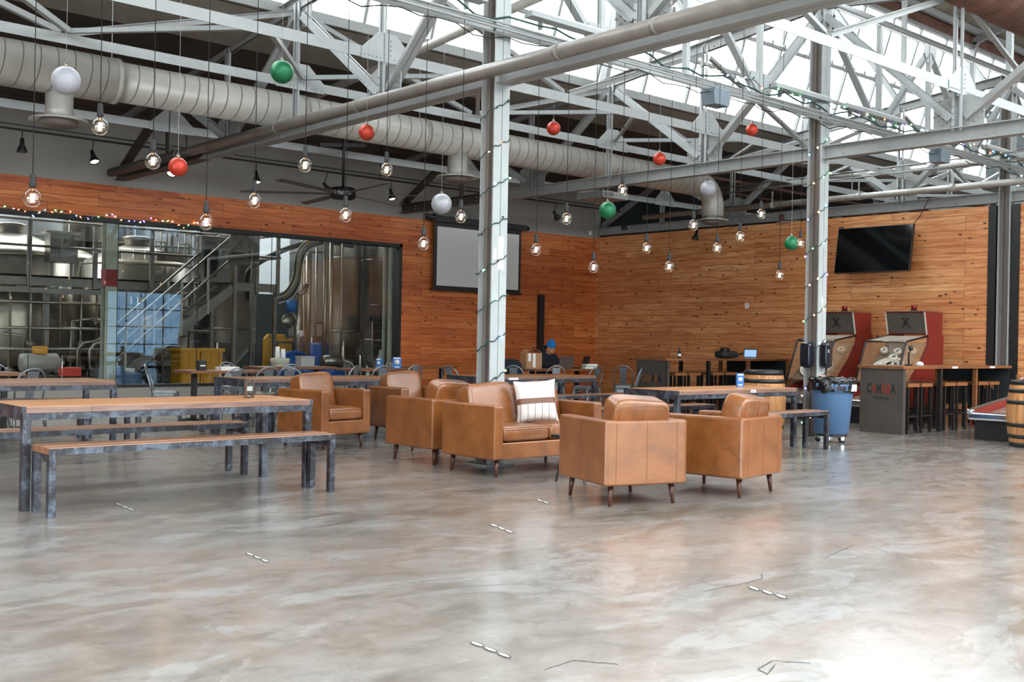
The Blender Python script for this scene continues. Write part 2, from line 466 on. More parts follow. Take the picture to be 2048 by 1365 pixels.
class MB:
    def __init__(s): s.v = []; s.f = []; s.sm = []

    def add(s, vs, fs, smooth=False, mtx=None):
        o = len(s.v)
        s.v += [tuple(mtx @ Vector(v)) if mtx else tuple(v) for v in vs]
        s.f += [tuple(o + i for i in f) for f in fs]
        s.sm += [smooth] * len(fs)
        return s

    def box(s, c, d, rz=0.0, mtx=None):
        hx, hy, hz = d[0] / 2, d[1] / 2, d[2] / 2
        m = Matrix.Translation(c) @ Matrix.Rotation(rz, 4, 'Z')
        if mtx: m = m @ mtx
        vs = [(x * hx, y * hy, z * hz) for z in (-1, 1) for y in (-1, 1) for x in (-1, 1)]
        return s.add(vs, [(0, 2, 3, 1), (4, 5, 7, 6), (0, 1, 5, 4), (2, 6, 7, 3), (0, 4, 6, 2), (1, 3, 7, 5)], False, m)

    def b(s, x0, x1, y0, y1, z0, z1):
        return s.box(((x0 + x1) / 2, (y0 + y1) / 2, (z0 + z1) / 2), (abs(x1 - x0), abs(y1 - y0), abs(z1 - z0)))

    def bar(s, p, q, w, h, up=(0, 0, 1)):
        """rectangular bar from p to q; w sideways, h along up"""
        p, q = Vector(p), Vector(q)
        d = (q - p); L = d.length; d.normalize()
        u = Vector(up)
        if abs(d.dot(u)) > .98: u = Vector((1, 0, 0))
        x = d.cross(u).normalized(); u = x.cross(d).normalized()
        m = Matrix((x, d, u)).transposed().to_4x4(); m.translation = (p + q) / 2
        hx, hy, hz = w / 2, L / 2, h / 2
        vs = [(a * hx, b * hy, c * hz) for c in (-1, 1) for b in (-1, 1) for a in (-1, 1)]
        return s.add(vs, [(0, 2, 3, 1), (4, 5, 7, 6), (0, 1, 5, 4), (2, 6, 7, 3), (0, 4, 6, 2), (1, 3, 7, 5)], False, m)

    def ibeam(s, p, q, w, h, t=.014, up=(0, 0, 1)):
        p, q = Vector(p), Vector(q); u = Vector(up)
        d = (q - p).normalized(); x = d.cross(u).normalized(); u = x.cross(d)
        s.bar(p, q, t, h, up)
        s.bar(p + u * (h / 2 - t / 2), q + u * (h / 2 - t / 2), w, t, up)
        s.bar(p - u * (h / 2 - t / 2), q - u * (h / 2 - t / 2), w, t, up)
        return s

    def angle(s, p, q, w, t=.01, side=(1, 0, 0), up=(0, 0, 1)):
        """double angle: a flat plate and an outstanding leg"""
        p, q = Vector(p), Vector(q)
        d = (q - p).normalized(); sd = Vector(side)
        up2 = sd.cross(d).normalized()
        s.bar(p, q, t, w, up2)
        s.bar(p + up2 * (w / 2), q + up2 * (w / 2), w, t, up2)
        return s

    def tube(s, pts, r, n=8, caps=True, closed=False):
        pts = [Vector(p) for p in pts]
        rs = r if isinstance(r, (list, tuple)) else [r] * len(pts)
        vs = []; N = len(pts)
        prev = None
        for i, p in enumerate(pts):
            if closed: d = (pts[(i + 1) % N] - pts[i - 1]).normalized()
            elif i == 0: d = (pts[1] - p).normalized()
            elif i == N - 1: d = (p - pts[i - 1]).normalized()
            else: d = ((pts[i + 1] - p).normalized() + (p - pts[i - 1]).normalized()).normalized()
            if prev is None:
                a = Vector((0, 0, 1)) if abs(d.z) < .9 else Vector((1, 0, 0))
                x = d.cross(a).normalized()
            else:
                x = (prev - d * prev.dot(d)).normalized()
            prev = x; y = d.cross(x)
            for k in range(n):
                t = 2 * pi * k / n
                vs.append(p + (x * cos(t) + y * sin(t)) * rs[i])
        fs = []
        for i in range(N if closed else N - 1):
            j = (i + 1) % N
            for k in range(n):
                fs.append((i * n + k, i * n + (k + 1) % n, j * n + (k + 1) % n, j * n + k))
        o = len(s.v)
        s.add(vs, fs, True)
        if caps and not closed:
            s.f.append(tuple(o + k for k in reversed(range(n)))); s.sm.append(False)
            s.f.append(tuple(o + (N - 1) * n + k for k in range(n))); s.sm.append(False)
        return s

    def lathe(s, prof, c=(0, 0, 0), n=20, mtx=None, smooth=True):
        vs = []; fs = []
        for (r, z) in prof:
            for k in range(n):
                t = 2 * pi * k / n
                vs.append((r * cos(t), r * sin(t), z))
        for i in range(len(prof) - 1):
            for k in range(n):
                fs.append((i * n + k, i * n + (k + 1) % n, (i + 1) * n + (k + 1) % n, (i + 1) * n + k))
        m = Matrix.Translation(c)
        if mtx: m = m @ mtx
        o = len(s.v)
        s.add(vs, fs, smooth, m)
        if prof[0][0] > 1e-4: s.f.append(tuple(o + k for k in reversed(range(n)))); s.sm.append(False)
        if prof[-1][0] > 1e-4:
            s.f.append(tuple(o + (len(prof) - 1) * n + k for k in range(n))); s.sm.append(False)
        return s

    def sphere(s, c, r, n=20, m=12, sc=(1, 1, 1)):
        prof = [(max(1e-5, sin(pi * i / m)) * r, -cos(pi * i / m) * r) for i in range(m + 1)]
        mt = Matrix.Diagonal((sc[0], sc[1], sc[2], 1))
        return s.lathe(prof, c, n, mt)

    def prism(s, poly, z0, z1, mtx=None):
        n = len(poly)
        vs = [(x, y, z0) for x, y in poly] + [(x, y, z1) for x, y in poly]
        fs = [tuple(reversed(range(n))), tuple(range(n, 2 * n))] + [(i, (i + 1) % n, n + (i + 1) % n, n + i) for i in range(n)]
        return s.add(vs, fs, False, mtx)

    def build(s, name, mat, parent=None, bevel=0, seg=2, origin=None, smooth=None, subsurf=0):
        me = bpy.data.meshes.new(name)
        vs = s.v
        if origin is not None:
            ox, oy, oz = origin
            vs = [(x - ox, y - oy, z - oz) for x, y, z in vs]
        me.from_pydata(vs, [], s.f)
        me.polygons.foreach_set('use_smooth', s.sm if smooth is None else [smooth] * len(s.f))
        me.materials.append(M[mat] if isinstance(mat, str) else mat)
        me.update()
        o = bpy.data.objects.new(name, me)
        C.objects.link(o)
        if origin is not None: o.location = origin
        if parent: o.parent = parent
        if bevel:
            md = o.modifiers.new('bevel', 'BEVEL'); md.width = bevel; md.segments = seg; md.limit_method = 'ANGLE'
            md.angle_limit = RAD(40)
        if subsurf:
            md = o.modifiers.new('sub', 'SUBSURF'); md.levels = subsurf; md.render_levels = subsurf
        return o


def thing(name, label, cat, loc=(0, 0, 0), rz=0.0, group=None):
    o = bpy.data.objects.new(name, None); C.objects.link(o)
    o.location = loc; o.rotation_euler = (0, 0, rz)
    o.empty_display_size = .1
    return tag(o, label, cat, group)


def tag(o, label, cat, group=None, kind=None):
    o['label'] = label; o['category'] = cat
    if group: o['group'] = group
    if kind: o['kind'] = kind
    return o


def struct(name, mb, mat, label=None, parent=None, **kw):
    o = mb.build(name, mat, parent, **kw)
    if parent is None:
        o['kind'] = 'structure'
        if label: o['label'] = label
    return o


KIDS = {}


def dup(root, loc=None, rz=None, label=None, group=None):
    def cp(o, parent):
        c = o.copy(); C.objects.link(c); c.parent = parent
        for ch in [x for x in list(o.children)]:
            cp(ch, c)
        return c
    r = cp(root, None)
    if loc is not None: r.location = loc
    if rz is not None: r.rotation_euler = (0, 0, rz)
    if label: r['label'] = label
    if group: r['group'] = group
    return r


def text_mb(txt, size, depth, font_extra=None, shear=0, xs=1.0, space=1.0):
    """letters as a mesh builder, in the local XY plane, centred"""
    cu = bpy.data.curves.new('t', 'FONT'); cu.body = txt; cu.size = size; cu.extrude = depth
    cu.align_x = 'CENTER'; cu.align_y = 'CENTER'; cu.offset = font_extra or 0; cu.space_character = space
    ob = bpy.data.objects.new('t', cu); C.objects.link(ob)
    dg = bpy.context.evaluated_depsgraph_get()
    me = bpy.data.meshes.new_from_object(ob.evaluated_get(dg))
    mb = MB(); mb.add([(v.co.x * xs, v.co.y, v.co.z) for v in me.vertices], [tuple(p.vertices) for p in me.polygons])
    bpy.data.objects.remove(ob); bpy.data.meshes.remove(me); bpy.data.curves.remove(cu)
    return mb


def text_on(name, txt, size, loc, xdir, ydir, mat, parent, depth=.002, bold=0, xs=1.0, space=1.0):
    mb = text_mb(txt, size, depth, bold, 0, xs, space)
    x = Vector(xdir).normalized(); y = Vector(ydir).normalized(); z = x.cross(y)
    m = Matrix((x, y, z)).transposed().to_4x4(); m.translation = Vector(loc)
    mb.v = [tuple(m @ Vector(v)) for v in mb.v]
    return mb.build(name, mat, parent)


def W(mb, name, mat, parent=None, **kw):
    """build with world coordinates under a placed (unrotated) parent"""
    if parent is not None:
        p = parent.location
        pp = parent
        tot = Vector((0, 0, 0))
        while pp is not None:
            tot += Vector(pp.location); pp = pp.parent
        mb.v = [(x - tot.x, y - tot.y, z - tot.z) for x, y, z in mb.v]
    return mb.build(name, mat, parent, **kw)


# ================================================================== the setting
XL, XR, YF, YB = -12.0, 40.0, -9.0, 18.5
COLX = [-4.73, 1.26, 7.25, 13.24, 19.23, 25.2, 31.2, 37.2]
XW = 19.15                                    # face of the right-hand pine wall
WY = 18.5                                     # face of the left-hand pine wall

struct('floor', MB().b(XL, XR, YF, 29, -.2, 0), 'floor')

# cracks and epoxy stitches in the floor
mb = MB()


def ribbon(pts, wd, z=.0015):
    P = [atZ(x, y, 0) for x, y in pts]
    for i in range(len(P) - 1):
        a, b = P[i], P[i + 1]
        d = (b - a); n = Vector((-d.y, d.x, 0)).normalized() * wd * (.6 + .8 * rnd.random())
        mb.add([(a.x - n.x, a.y - n.y, z), (b.x - n.x, b.y - n.y, z), (b.x + n.x, b.y + n.y, z), (a.x + n.x, a.y + n.y, z)], [(0, 1, 2, 3)])


def jag(a, b, n, amp):
    out = []
    for i in range(n + 1):
        t = i / n
        out.append((a[0] + (b[0] - a[0]) * t, a[1] + (b[1] - a[1]) * t + rnd.uniform(-amp, amp)))
    return out


for a, b, n, wd in [((1243, 1191), (1306, 1183), 8, .0016), ((1406, 1184), (1490, 1168), 12, .0022), ((1490, 1168), (1524, 1158), 5, .0035), ((1524, 1158), (1523, 1149), 3, .003),
                    ((1540, 1138), (1600, 1127), 8, .0014), ((1652, 1116), (1708, 1091), 9, .002), ((1708, 1091), (1748, 1087), 6, .0016),
                    ((1750, 1096), (1775, 1106), 5, .0016), ((1640, 1033), (2040, 1100), 40, .0016), ((1870, 1104), (1960, 1118), 12, .0022),
                    ((1515, 1340), (1545, 1322), 8, .003), ((1545, 1322), (1620, 1328), 12, .0025), ((1515, 1340), (1535, 1349), 6, .003), ((1535, 1349), (1550, 1330), 5, .0025),
                    ((1090, 1341), (1145, 1322), 12, .0022), ((1145, 1322), (1236, 1330), 20, .003)]:
    ribbon(jag(a, b, n, .9), wd)
struct('trim_1', mb, 'crack', 'thin cracks running through the polished concrete')
mb = MB()
mbd = MB()
for cx, cy, dx, dy, n, s_ in [(500, 1110, 15, 6.5, 3, 9), (954, 1290, 27, 11, 3, 15), (988, 1052, 15, 6, 3, 9), (1508, 1178, 27, 8, 3, 13), (238, 1010, 12, 5, 3, 8), (1080, 1002, 12, 4, 2, 8)]:
    for i in range(n):
        for (bb, zz, g) in ((mbd, .0012, 1.9), (mb, .003, 1.0)):
            pts = []
            for k in range(8):
                t = 2 * pi * k / 8
                x = cx + dx * i + cos(t) * s_ * .8 * (1.28 if g > 1 else 1); y = cy + dy * i + sin(t) * s_ * .17 * g + cos(t) * s_ * .26
                p = atZ(x, y, 0); pts.append((p.x, p.y, zz))
            bb.add(pts, [tuple(reversed(range(8)))])
struct('trim_2', mb, 'patch', 'pale epoxy stitches set across the floor cracks')
struct('trim_3', mbd, 'crack', 'dark rims round the epoxy floor stitches')

# left wall: pine cladding round the brewery window, grey paint above
WX0, WX1, WZ0, WZ1 = 1.0, 13.27, .34, 3.27
wall = MB()
wall.b(XL, WX0, WY + .03, WY + .2, 0, 7.6)
wall.b(WX1, XW + .15, WY + .03, WY + .2, 0, 7.6)
wall.b(WX0, WX1, WY + .03, WY + .2, WZ1, 7.6)
wall.b(WX0, WX1, WY, WY + .2, 0, WZ0)
struct('wall_left', wall, 'upperwall', 'grey painted wall with the long brewery window')
cl = MB()
cl.b(XL, WX0, WY, WY + .03, 0, 3.83)
cl.b(WX0, WX1, WY, WY + .03, WZ1, 3.83)
cl.b(WX1, 17.98, WY, WY + .03, 0, 3.83)
cl.b(17.99, XW, WY, WY + .03, 0, 3.83)
struct('trim_4', cl, 'pine_x', 'horizontal knotty pine boards cladding the left wall')
# right wall
wr = MB()
wr.b(XW, XW + .2, 8.78, WY, 0, 3.86)
wr.b(XW, XW + .2, 4.5, 8.22, 0, 3.86)
struct('wall_right', wr, 'pine_y', 'horizontal knotty pine board wall on the right')
struct('trim_5', MB().b(XW - .012, XW + .2, 8.64, 8.78, 0, 3.86).b(XW - .012, XW + .2, 8.22, 8.36, 0, 3.86).b(XW + .15, XW + .2, 8.36, 8.64, 0, 3.86), 'black', 'black strips either side of the post in the right wall')
# dark hall beyond the right wall
struct('wall_back', MB().b(XR, XR + .2, YF, WY, 0, 10.2), 'darkwall', 'dark end wall of the hall beyond')
struct('wall_beyond', MB().b(XW + .15, XR, WY, WY + .2, 0, 6), 'darkwall', 'dark side wall of the hall beyond')
fw = MB()
DOORS = [(-1.7, 1.7), (2.3, 6.9), (7.5, 12.2), (17.7, 21.1)]  # first two doors added for frontal light; the rest inferred from reflections
fw.b(XL, XR, YF - .2, YF, 3.1, 6)
e = XL
for a, b in DOORS + [(XR, XR)]:
    fw.b(e, a, YF - .2, YF, 0, 3.1); e = b
struct('wall_front', fw, 'upperwall', 'wall with glazed roller doors behind the camera')
k = 1
for x, xe_ in DOORS:
    d = MB()
    for i in range(5): d.b(x + i * (xe_ - x - .04) / 4, x + i * (xe_ - x - .04) / 4 + .04, YF - .12, YF - .06, 0, 3.1)
    for i in range(5): d.b(x, xe_, YF - .12, YF - .06, i * .765, i * .765 + .05)
    o = struct('door_%d' % k, d, 'black', 'glazed roller door behind the camera')
    g = MB().b(x, xe_, YF - .092, YF - .088, 0, 3.1).build('glass_panel', 'tintglass' if x > 15 else 'glass', o)
    k += 1
sw = MB()
sw.b(XL - .2, XL, YF, -5.4, 0, 9).b(XL - .2, XL, 7.4, 29, 0, 10).b(XL - .2, XL, -5.4, 7.4, 4.5, 10)  # open bay added out of view, sized to light the right wall
struct('wall_side', sw, 'upperwall', 'side wall with a wide open bay behind the camera')

# ------------------------------------------------------------------ roof
YM1, ZM1, YM2, ZM2 = 12.95, 5.74, 12.05, 8.5          # glazed band
ZW = 5.02
YR, ZR = 8.5, 10.0


def slab(mb_, y0, z0, y1, z1, t=.1, x0=XL, x1=XR):
    mb_.prism([(y0, z0), (y1, z1), (y1, z1 + t), (y0, z0 + t)], x0, x1, Matrix(((0, 0, 1, 0), (1, 0, 0, 0), (0, 1, 0, 0), (0, 0, 0, 1))))


def mir(y): return 2 * YR - y


rf = MB()
slab(rf, WY + .2, ZW - .02, YM1, ZM1 - .12)
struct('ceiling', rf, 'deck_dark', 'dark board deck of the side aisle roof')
rf = MB()
slab(rf, mir(YM1), ZM1 - .12, 3.2, 5.5); slab(rf, -3.5, 4.8, YF - .2, 4.5)
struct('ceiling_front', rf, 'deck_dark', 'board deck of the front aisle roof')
rf = MB()
slab(rf, YM2, ZM2 + .38, YR, ZR); slab(rf, YR, ZR, mir(YM2), ZM2 + .38)
struct('ceiling_upper', rf, 'deck', 'pale weathered board deck of the raised roof')
o = struct('window_5', MB().b(XL, XR, 3.16, 3.24, 5.4, 5.6).b(XL, XR, -3.54, -3.46, 4.7, 4.9), 'paint', 'rooflight in the front aisle roof')  # invented rooflight, out of view, brightening the near floor
slab(gq := MB(), 3.2, 5.5, -3.5, 4.8, .006); gq.build('glass_pane', 'skyglass', o)
fa = MB()
for s_ in (0, 1):
    f = (lambda y: y) if not s_ else mir
    fa.b(XL, XR, f(YM2) - .04, f(YM2) + .04, ZM2, ZM2 + .42)
struct('trim_6', fa, 'rustduct', 'brown fascia board above the glazed band')
lp = MB()
for i in range(4):
    y = YM1 + .04 + i * .33; z = ZM1 - .13 - i * .04
    lp.box((14, y + .16, z - .01), (XR - XL, .35, .02), 0, Matrix.Rotation(-.16, 4, 'X'))
struct('trim_7', lp, 'lap', 'lapped grey boards below the glazed band')
ends = MB()
for xx in (XL - .1, XR):
    ends.prism([(YM1, ZM1 - .2), (YM2, ZM2 + .3), (YR, ZR), (mir(YM2), ZM2 + .3), (mir(YM1), ZM1 - .2)], xx, xx + .1, Matrix(((0, 0, 1, 0), (1, 0, 0, 0), (0, 1, 0, 0), (0, 0, 0, 1))))
struct('wall_gable', ends, 'upperwall', 'gable closing the raised roof')
# the glazing: glass sheet, mullions, horizontal bars, sloping ribs
for s_, nm in ((0, 'window_2'), (1, 'window_3')):
    f = (lambda y: y) if not s_ else mir
    fr = MB()
    fr.b(XL, XR, f(YM1) - .06, f(YM1) + .06, ZM1 - .12, ZM1 + .02)
    fr.b(XL, XR, f(YM2) - .05, f(YM2) + .05, ZM2 - .04, ZM2 + .04)
    o = struct(nm, fr, 'paint', 'glazed band of the roof monitor')
    ml = MB(); x = XL + .3
    while x < XR:
        ml.bar((x, f(YM1), ZM1), (x, f(YM2), ZM2), .05, .07, (0, 1, 0)); x += 1.19
    ml.build('mullion', 'paint', o)
    hb = MB()
    for t in (.27, .5):
        y = f(YM1 + (YM2 - YM1) * t - .12 * (1 if t > .3 else .6)); z = ZM1 + (ZM2 - ZM1) * t
        hb.bar((XL, y, z), (XR, y, z), .05, .06)
        if t > .3:
            xx = 2.0
            while xx < 36: hb.b(xx, xx + .05, y - .05, y + .05, z + .02, z + .09); xx += .42
    hb.build('glazing_bar', 'paint', o)
    gl = MB(); gl.bar(((XL + XR) / 2, f(YM1), ZM1), ((XL + XR) / 2, f(YM2), ZM2), XR - XL, .006, (0, 1, 0))
    gl.build('glass_pane', 'skyglass', o)

# ------------------------------------------------------------------ riveted steel
PY = [18.5, 16.45, 14.45, 12.5, 10.52, 8.5, 6.48, 4.5, 2.5, .55, -1.5]


def ztop(y):
    d = abs(y - YR)
    return 6.1 - max(0, d - .2) * .112


def rivets(mb_, pts, n, r=.014):
    n = Vector(n)
    for p in pts:
        mb_.sphere(Vector(p), r, 8, 4, (1, 1, 1))


def column(x, y, ztop_, label, mat='paint', facemat='paint_lt', web='web', half=False, group=None):
    t = thing('steel_column', label, 'column', (x, y, 0), 0, group)
    a = .1
    for s_ in (-1, 1):
        m = MB().b(-a, -.004, s_ * a - .008, s_ * a + .008, 0, ztop_).b(.004, a, s_ * a - .008, s_ * a + .008, 0, ztop_)
        m.build('flange', facemat if s_ < 0 else mat, t)  # near flange paler: the daylight on that side put into its paint
    mw = MB().b(-.008, .008, -a, a, 0, ztop_).b(-.045, -.008, -a + .01, -a + .06, 0, ztop_).b(-.045, -.008, a - .06, a - .01, 0, ztop_).b(.008, .045, -a + .01, -a + .06, 0, ztop_)
    z = .12
    while z < ztop_ - .1:
        mw.sphere((-.045, -a + .04, z), .012, 8, 4); z += .15
    mw.build('web', web, t)
    MB().b(-.19, .19, -.19, .19, 0, .02).build('base_plate', mat, t)
    return t


cols = {}
nm = {7.25: 'grey riveted column rising behind the sofa, wound with dark string lights', 13.24: 'grey riveted column beside the blue trash can, wound with lit string lights',
      19.23: 'grey riveted column set between black strips in the right pine wall', 25.2: 'grey riveted column standing beyond the right pine wall',
      1.26: 'grey riveted column outside the left of the view', -4.73: 'grey riveted column behind the left of the view', 31.2: 'second grey riveted column beyond the right pine wall', 37.2: 'last grey riveted column beyond the right pine wall'}
for x in COLX[1:]:
    cols[x] = column(x, 8.5, 6.15 if x < 40 else 6, nm[x])
# small details on the columns
MB().b(-.02, .05, -.112, -.108, 2.02, 2.36).b(-.075, -.045, -.112, -.108, 2.12, 2.24).build('paper_notice', 'paper', cols[7.25])
MB().b(-.02, .0, -.112, -.108, 1.86, 1.98).build('paper_notice', 'paper', cols[13.24])

TRN = {1.26: 'roof truss crossing the hall nearest the camera, mostly outside the view', 7.25: 'grey riveted roof truss crossing at the sofa column', 13.24: 'grey riveted roof truss with an exposed beam foot, crossing at the trash can column',
       19.23: 'grey riveted roof truss standing on the right pine wall', 25.2: 'first roof truss beyond the right pine wall', 31.2: 'second roof truss beyond the right pine wall', 37.2: 'farthest roof truss beyond the right pine wall'}


def gusset(x, y, z, pts, parent, rv=True, far=False):
    g = MB().prism([(y + a, z + b) for a, b in pts], x - .008, x + .008, Matrix(((0, 0, 1, 0), (1, 0, 0, 0), (0, 1, 0, 0), (0, 0, 0, 1))))
    return g


def truss(x, lod=2):
    t = thing('roof_truss', TRN[x], 'roof truss', (x, 8.5, 0), 0, None)
    y0, y1 = 18.5, -1.5
    dk = 'paint'
    if x >= 19: y1 = -1.5
    # bottom chord in lengths
    for a, b in (((18.48, 15.2), (15.2, 8.62), (8.38, y1)) if x < 14 else ((18.48, 8.62), (8.38, y1))):
        m = MB()
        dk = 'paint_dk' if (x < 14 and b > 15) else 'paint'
        if x == 7.25:
            m.bar((x - .05, a, 3.93), (x - .05, b, 3.93), .09, .012).bar((x - .05, a, 4.03), (x - .05, b, 4.03), .012, .19)
            m.bar((x + .05, a, 3.93), (x + .05, b, 3.93), .09, .012).bar((x + .05, a, 4.03), (x + .05, b, 4.03), .012, .19)
        else:
            m.ibeam((x, a, 4.0), (x, b, 4.0), .16, .185)
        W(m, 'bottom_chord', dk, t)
    if x != 7.25:
        r = MB(); y = 18.0
        while y > y1:
            for j in range(2): r.sphere((x - .012, y, 3.965 + j * .07), .011, 8, 4)
            if int(y * 2) % 3 == 0:
                r.sphere((x - .012, y - .12, 3.965), .011, 8, 4); r.sphere((x - .012, y - .12, 4.035), .011, 8, 4)
            y -= .66
        W(r, 'rivets', 'paint', t)['kind'] = 'stuff'
    for a, b in ((18.45, YR), (YR, y1)):
        m = MB(); z0 = ztop(a); z1 = ztop(b)
        m.bar((x - .03, a, z0), (x - .03, b, z1), .012, .14).bar((x + .03, a, z0), (x + .03, b, z1), .012, .14)
        m.bar((x, a, z0 + .075), (x, b, z1 + .075), .19, .012)
        n = int(abs(a - b) / .28)
        for k in range(n):
            tt = (k + .5) / n; m.sphere((x - .04, a + (b - a) * tt, z0 + (z1 - z0) * tt + (.03 if k % 2 else -.03)), .012, 8, 4)
        W(m, 'top_chord', 'paint', t)
    for i, y in enumerate(PY):
        if y in (18.5, 8.5): continue
        m = MB(); zt = ztop(y)
        m.b(x - .05, x - .006, y - .035, y - .027, 4.05, zt).b(x - .05, x - .042, y - .07, y - .027, 4.05, zt)
        m.b(x - .05, x - .006, y + .027, y + .035, 4.05, zt).b(x - .05, x - .042, y + .027, y + .07, 4.05, zt)
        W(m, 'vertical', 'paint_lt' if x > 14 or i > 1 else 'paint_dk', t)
        low = i in (2, 4, 6, 8)
        if low:
            g = gusset(x, y, 0, [(-.33, 4.06), (.33, 4.06), (.33, 4.42), (.12, 4.5), (-.12, 4.5), (-.33, 4.42)], t)
            if lod > 1:
                for k in range(4):
                    for sx in (-1, 1):
                        g.sphere((x - .014, y + sx * (.1 + k * .055), 4.12 + k * .055), .013, 8, 4)
                        g.sphere((x - .014, y + sx * (.16 + k * .055), 4.1 + k * .055), .013, 8, 4)
                    g.sphere((x - .055, y + .05, 4.12 + k * .08), .013, 8, 4)
        else:
            g = gusset(x, y, 0, [(-.3, zt - .34), (.3, zt - .34), (.3, zt), (-.3, zt)], t)
            if lod > 1:
                for k in range(4):
                    for sx in (-1, 1): g.sphere((x - .014, y + sx * (.12 + k * .05), zt - .1 - k * .055), .013, 8, 4)
        W(g, 'gusset_plate', 'paint', t)
    for i in range(len(PY) - 1):
        a, b = PY[i], PY[i + 1]
        hi_a = (i % 2 == 1)       # odd indices (16.45, 12.5, 8.5 ...) carry the upper node
        za = ztop(a) - .1 if hi_a else 4.14
        zb = ztop(b) - .1 if not hi_a else 4.14
        if i == 0: za = 4.1
        d = Vector((0, b - a, zb - za)).normalized() * .12
        m = MB(); p = Vector((x - .03, a, za)) + d; q = Vector((x - .03, b, zb)) - d
        m.angle(p, q, .085, .012, (1, 0, 0)); m.angle(p + Vector((.07, 0, 0)), q + Vector((.07, 0, 0)), .085, .012, (1, 0, 0))
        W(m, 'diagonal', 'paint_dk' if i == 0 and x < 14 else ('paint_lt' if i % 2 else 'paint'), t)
    # monitor frame above the truss
    for s_ in (0, 1):
        f = (lambda yy: yy) if not s_ else mir
        m = MB().bar((x, f(12.7), ztop(12.7) + .05), (x, f(11.95), ZM2 + .1), .1, .14, (0, 1, 0)); W(m, 'monitor_leg', 'paint', t)
        m = MB().bar((x, f(12.0), ZM2 + .12), (x, YR, ZR - .3), .1, .16, (0, 0, 1)); W(m, 'monitor_rafter', 'paint', t)
        m = MB().bar((x, f(10.52), ztop(10.5)), (x, f(12.1), ZM2 - .3), .09, .09, (1, 0, 0)); W(m, 'monitor_brace', 'paint_lt', t)
        m = MB().bar((x, f(10.52), ztop(10.5)), (x, f(10.52), 9.15), .08, .08, (1, 0, 0)); W(m, 'monitor_post', 'paint_lt', t)
    W(MB().bar((x, 8.5, 6.1), (x, 8.5, 9.7), .1, .1, (1, 0, 0)), 'monitor_post', 'paint_lt', t)
    return t


trs = [truss(x, 2 if x < 22 else 1) for x in COLX[1:]]


def strut(y, z, label, x0=XL, x1=XR, h=.13):
    t = thing('longitudinal_strut', label, 'steel strut', (COLX[2], y, z), 0, None)
    for i in range(len(COLX) - 1):
        a, b = COLX[i] + .09, COLX[i + 1] - .09
        m = MB().bar((a, y - .03, z), (b, y - .03, z), .012, h).bar((a, y + .01, z + h / 2), (b, y + .01, z + h / 2), .075, .012)
        W(m, 'channel', 'paint_lt', t)
    for x in COLX[1:]:
        m = MB().prism([(x - .36, z - .075), (x + .36, z - .075), (x + .36, z + .05), (x + .12, z + .27), (x - .12, z + .27), (x - .36, z + .05)], -y + .042, -y + .05, Matrix(((1, 0, 0, 0), (0, 0, -1, 0), (0, 1, 0, 0), (0, 0, 0, 1))))
        for k in range(5):
            for sx in (-1, 1): m.sphere((x + sx * (.1 + k * .055), y - .052, z - .03), .013, 8, 4)
        for k in range(4):
            for sx in (-1, 1): m.sphere((x + sx * .045, y - .052, z + .02 + k * .055), .013, 8, 4)
        W(m, 'gusset_plate', 'paint_lt', t)
    return t


sA = strut(10.52, 4.6, 'pale steel strut running under the roof between the column row and the spiral duct', h=.125)
sB = strut(12.5, 4.6, 'pale steel strut running just in front of the spiral duct', h=.115)
sC = strut(16.45, 4.56, 'pale steel strut running behind the spiral duct near the left wall', h=.12)
sD = strut(6.48, 4.58, 'pale steel strut high on the right, crossing above the exposed beam', h=.12)

# flat lacing between the two struts in front of the duct, and small bracket plates
t = thing('lacing_brace', 'zigzag of thin flat bars laced between the two pale struts in front of the duct', 'brace', (7.25, 11.5, 4.6))
for i in range(len(COLX) - 1):
    a, b = COLX[i], COLX[i + 1]; n = 4; dx = (b - a) / n
    for k in range(n):
        p = (a + dx * k, 12.42 if k % 2 == 0 else 10.6, 4.66 if k % 2 == 0 else 4.64); q = (a + dx * (k + 1), 10.6 if k % 2 == 0 else 12.42, 4.64 if k % 2 == 0 else 4.66)
        W(MB().bar(p, q, .06, .012).bar(Vector(p) + Vector((.03, 0, .03)), Vector(q) + Vector((.03, 0, .03)), .01, .06), 'flat_bar', 'paint_lt', t)
# sway braces from the struts to the truss tops along the hall
t = thing('sway_brace', 'pale angle braces falling from the truss tops to the struts along the hall', 'brace', (7.25, 10.52, 4.6))
for i in range(len(COLX) - 1):
    a, b = COLX[i], COLX[i + 1]
    for y in (10.52, 12.5, 6.48):
        c = (a + b) / 2
        m = MB().angle((a + .1, y, ztop(y) - .15), (c - .05, y, 4.68), .07, .01, (0, 1, 0)); W(m, 'angle_bar', 'paint', t)
        m = MB().angle((b - .1, y, ztop(y) - .15), (c + .05, y, 4.68), .07, .01, (0, 1, 0)); W(m, 'angle_bar', 'paint', t)
t = thing('purlin_set', 'round sprinkler pipes and purlins under the dark aisle roof', 'purlin', (7.25, 14, 5.3))
for y in (17.6, 16.45, 15.4, 14.45, 13.5):
    W(MB().bar((XL, y, ztop(y) + .11), (XR, y, ztop(y) + .11), .07, .1), 'purlin', 'web', t)
W(MB().tube([(XL, 15.0, 5.0), (XR, 15.0, 5.0)], .035, 8), 'sprinkler_pipe', 'rustduct', t)
W(MB().tube([(XL, 16.0, 4.95), (XR, 16.0, 4.95)], .025, 8), 'sprinkler_pipe', 'rustduct', t)

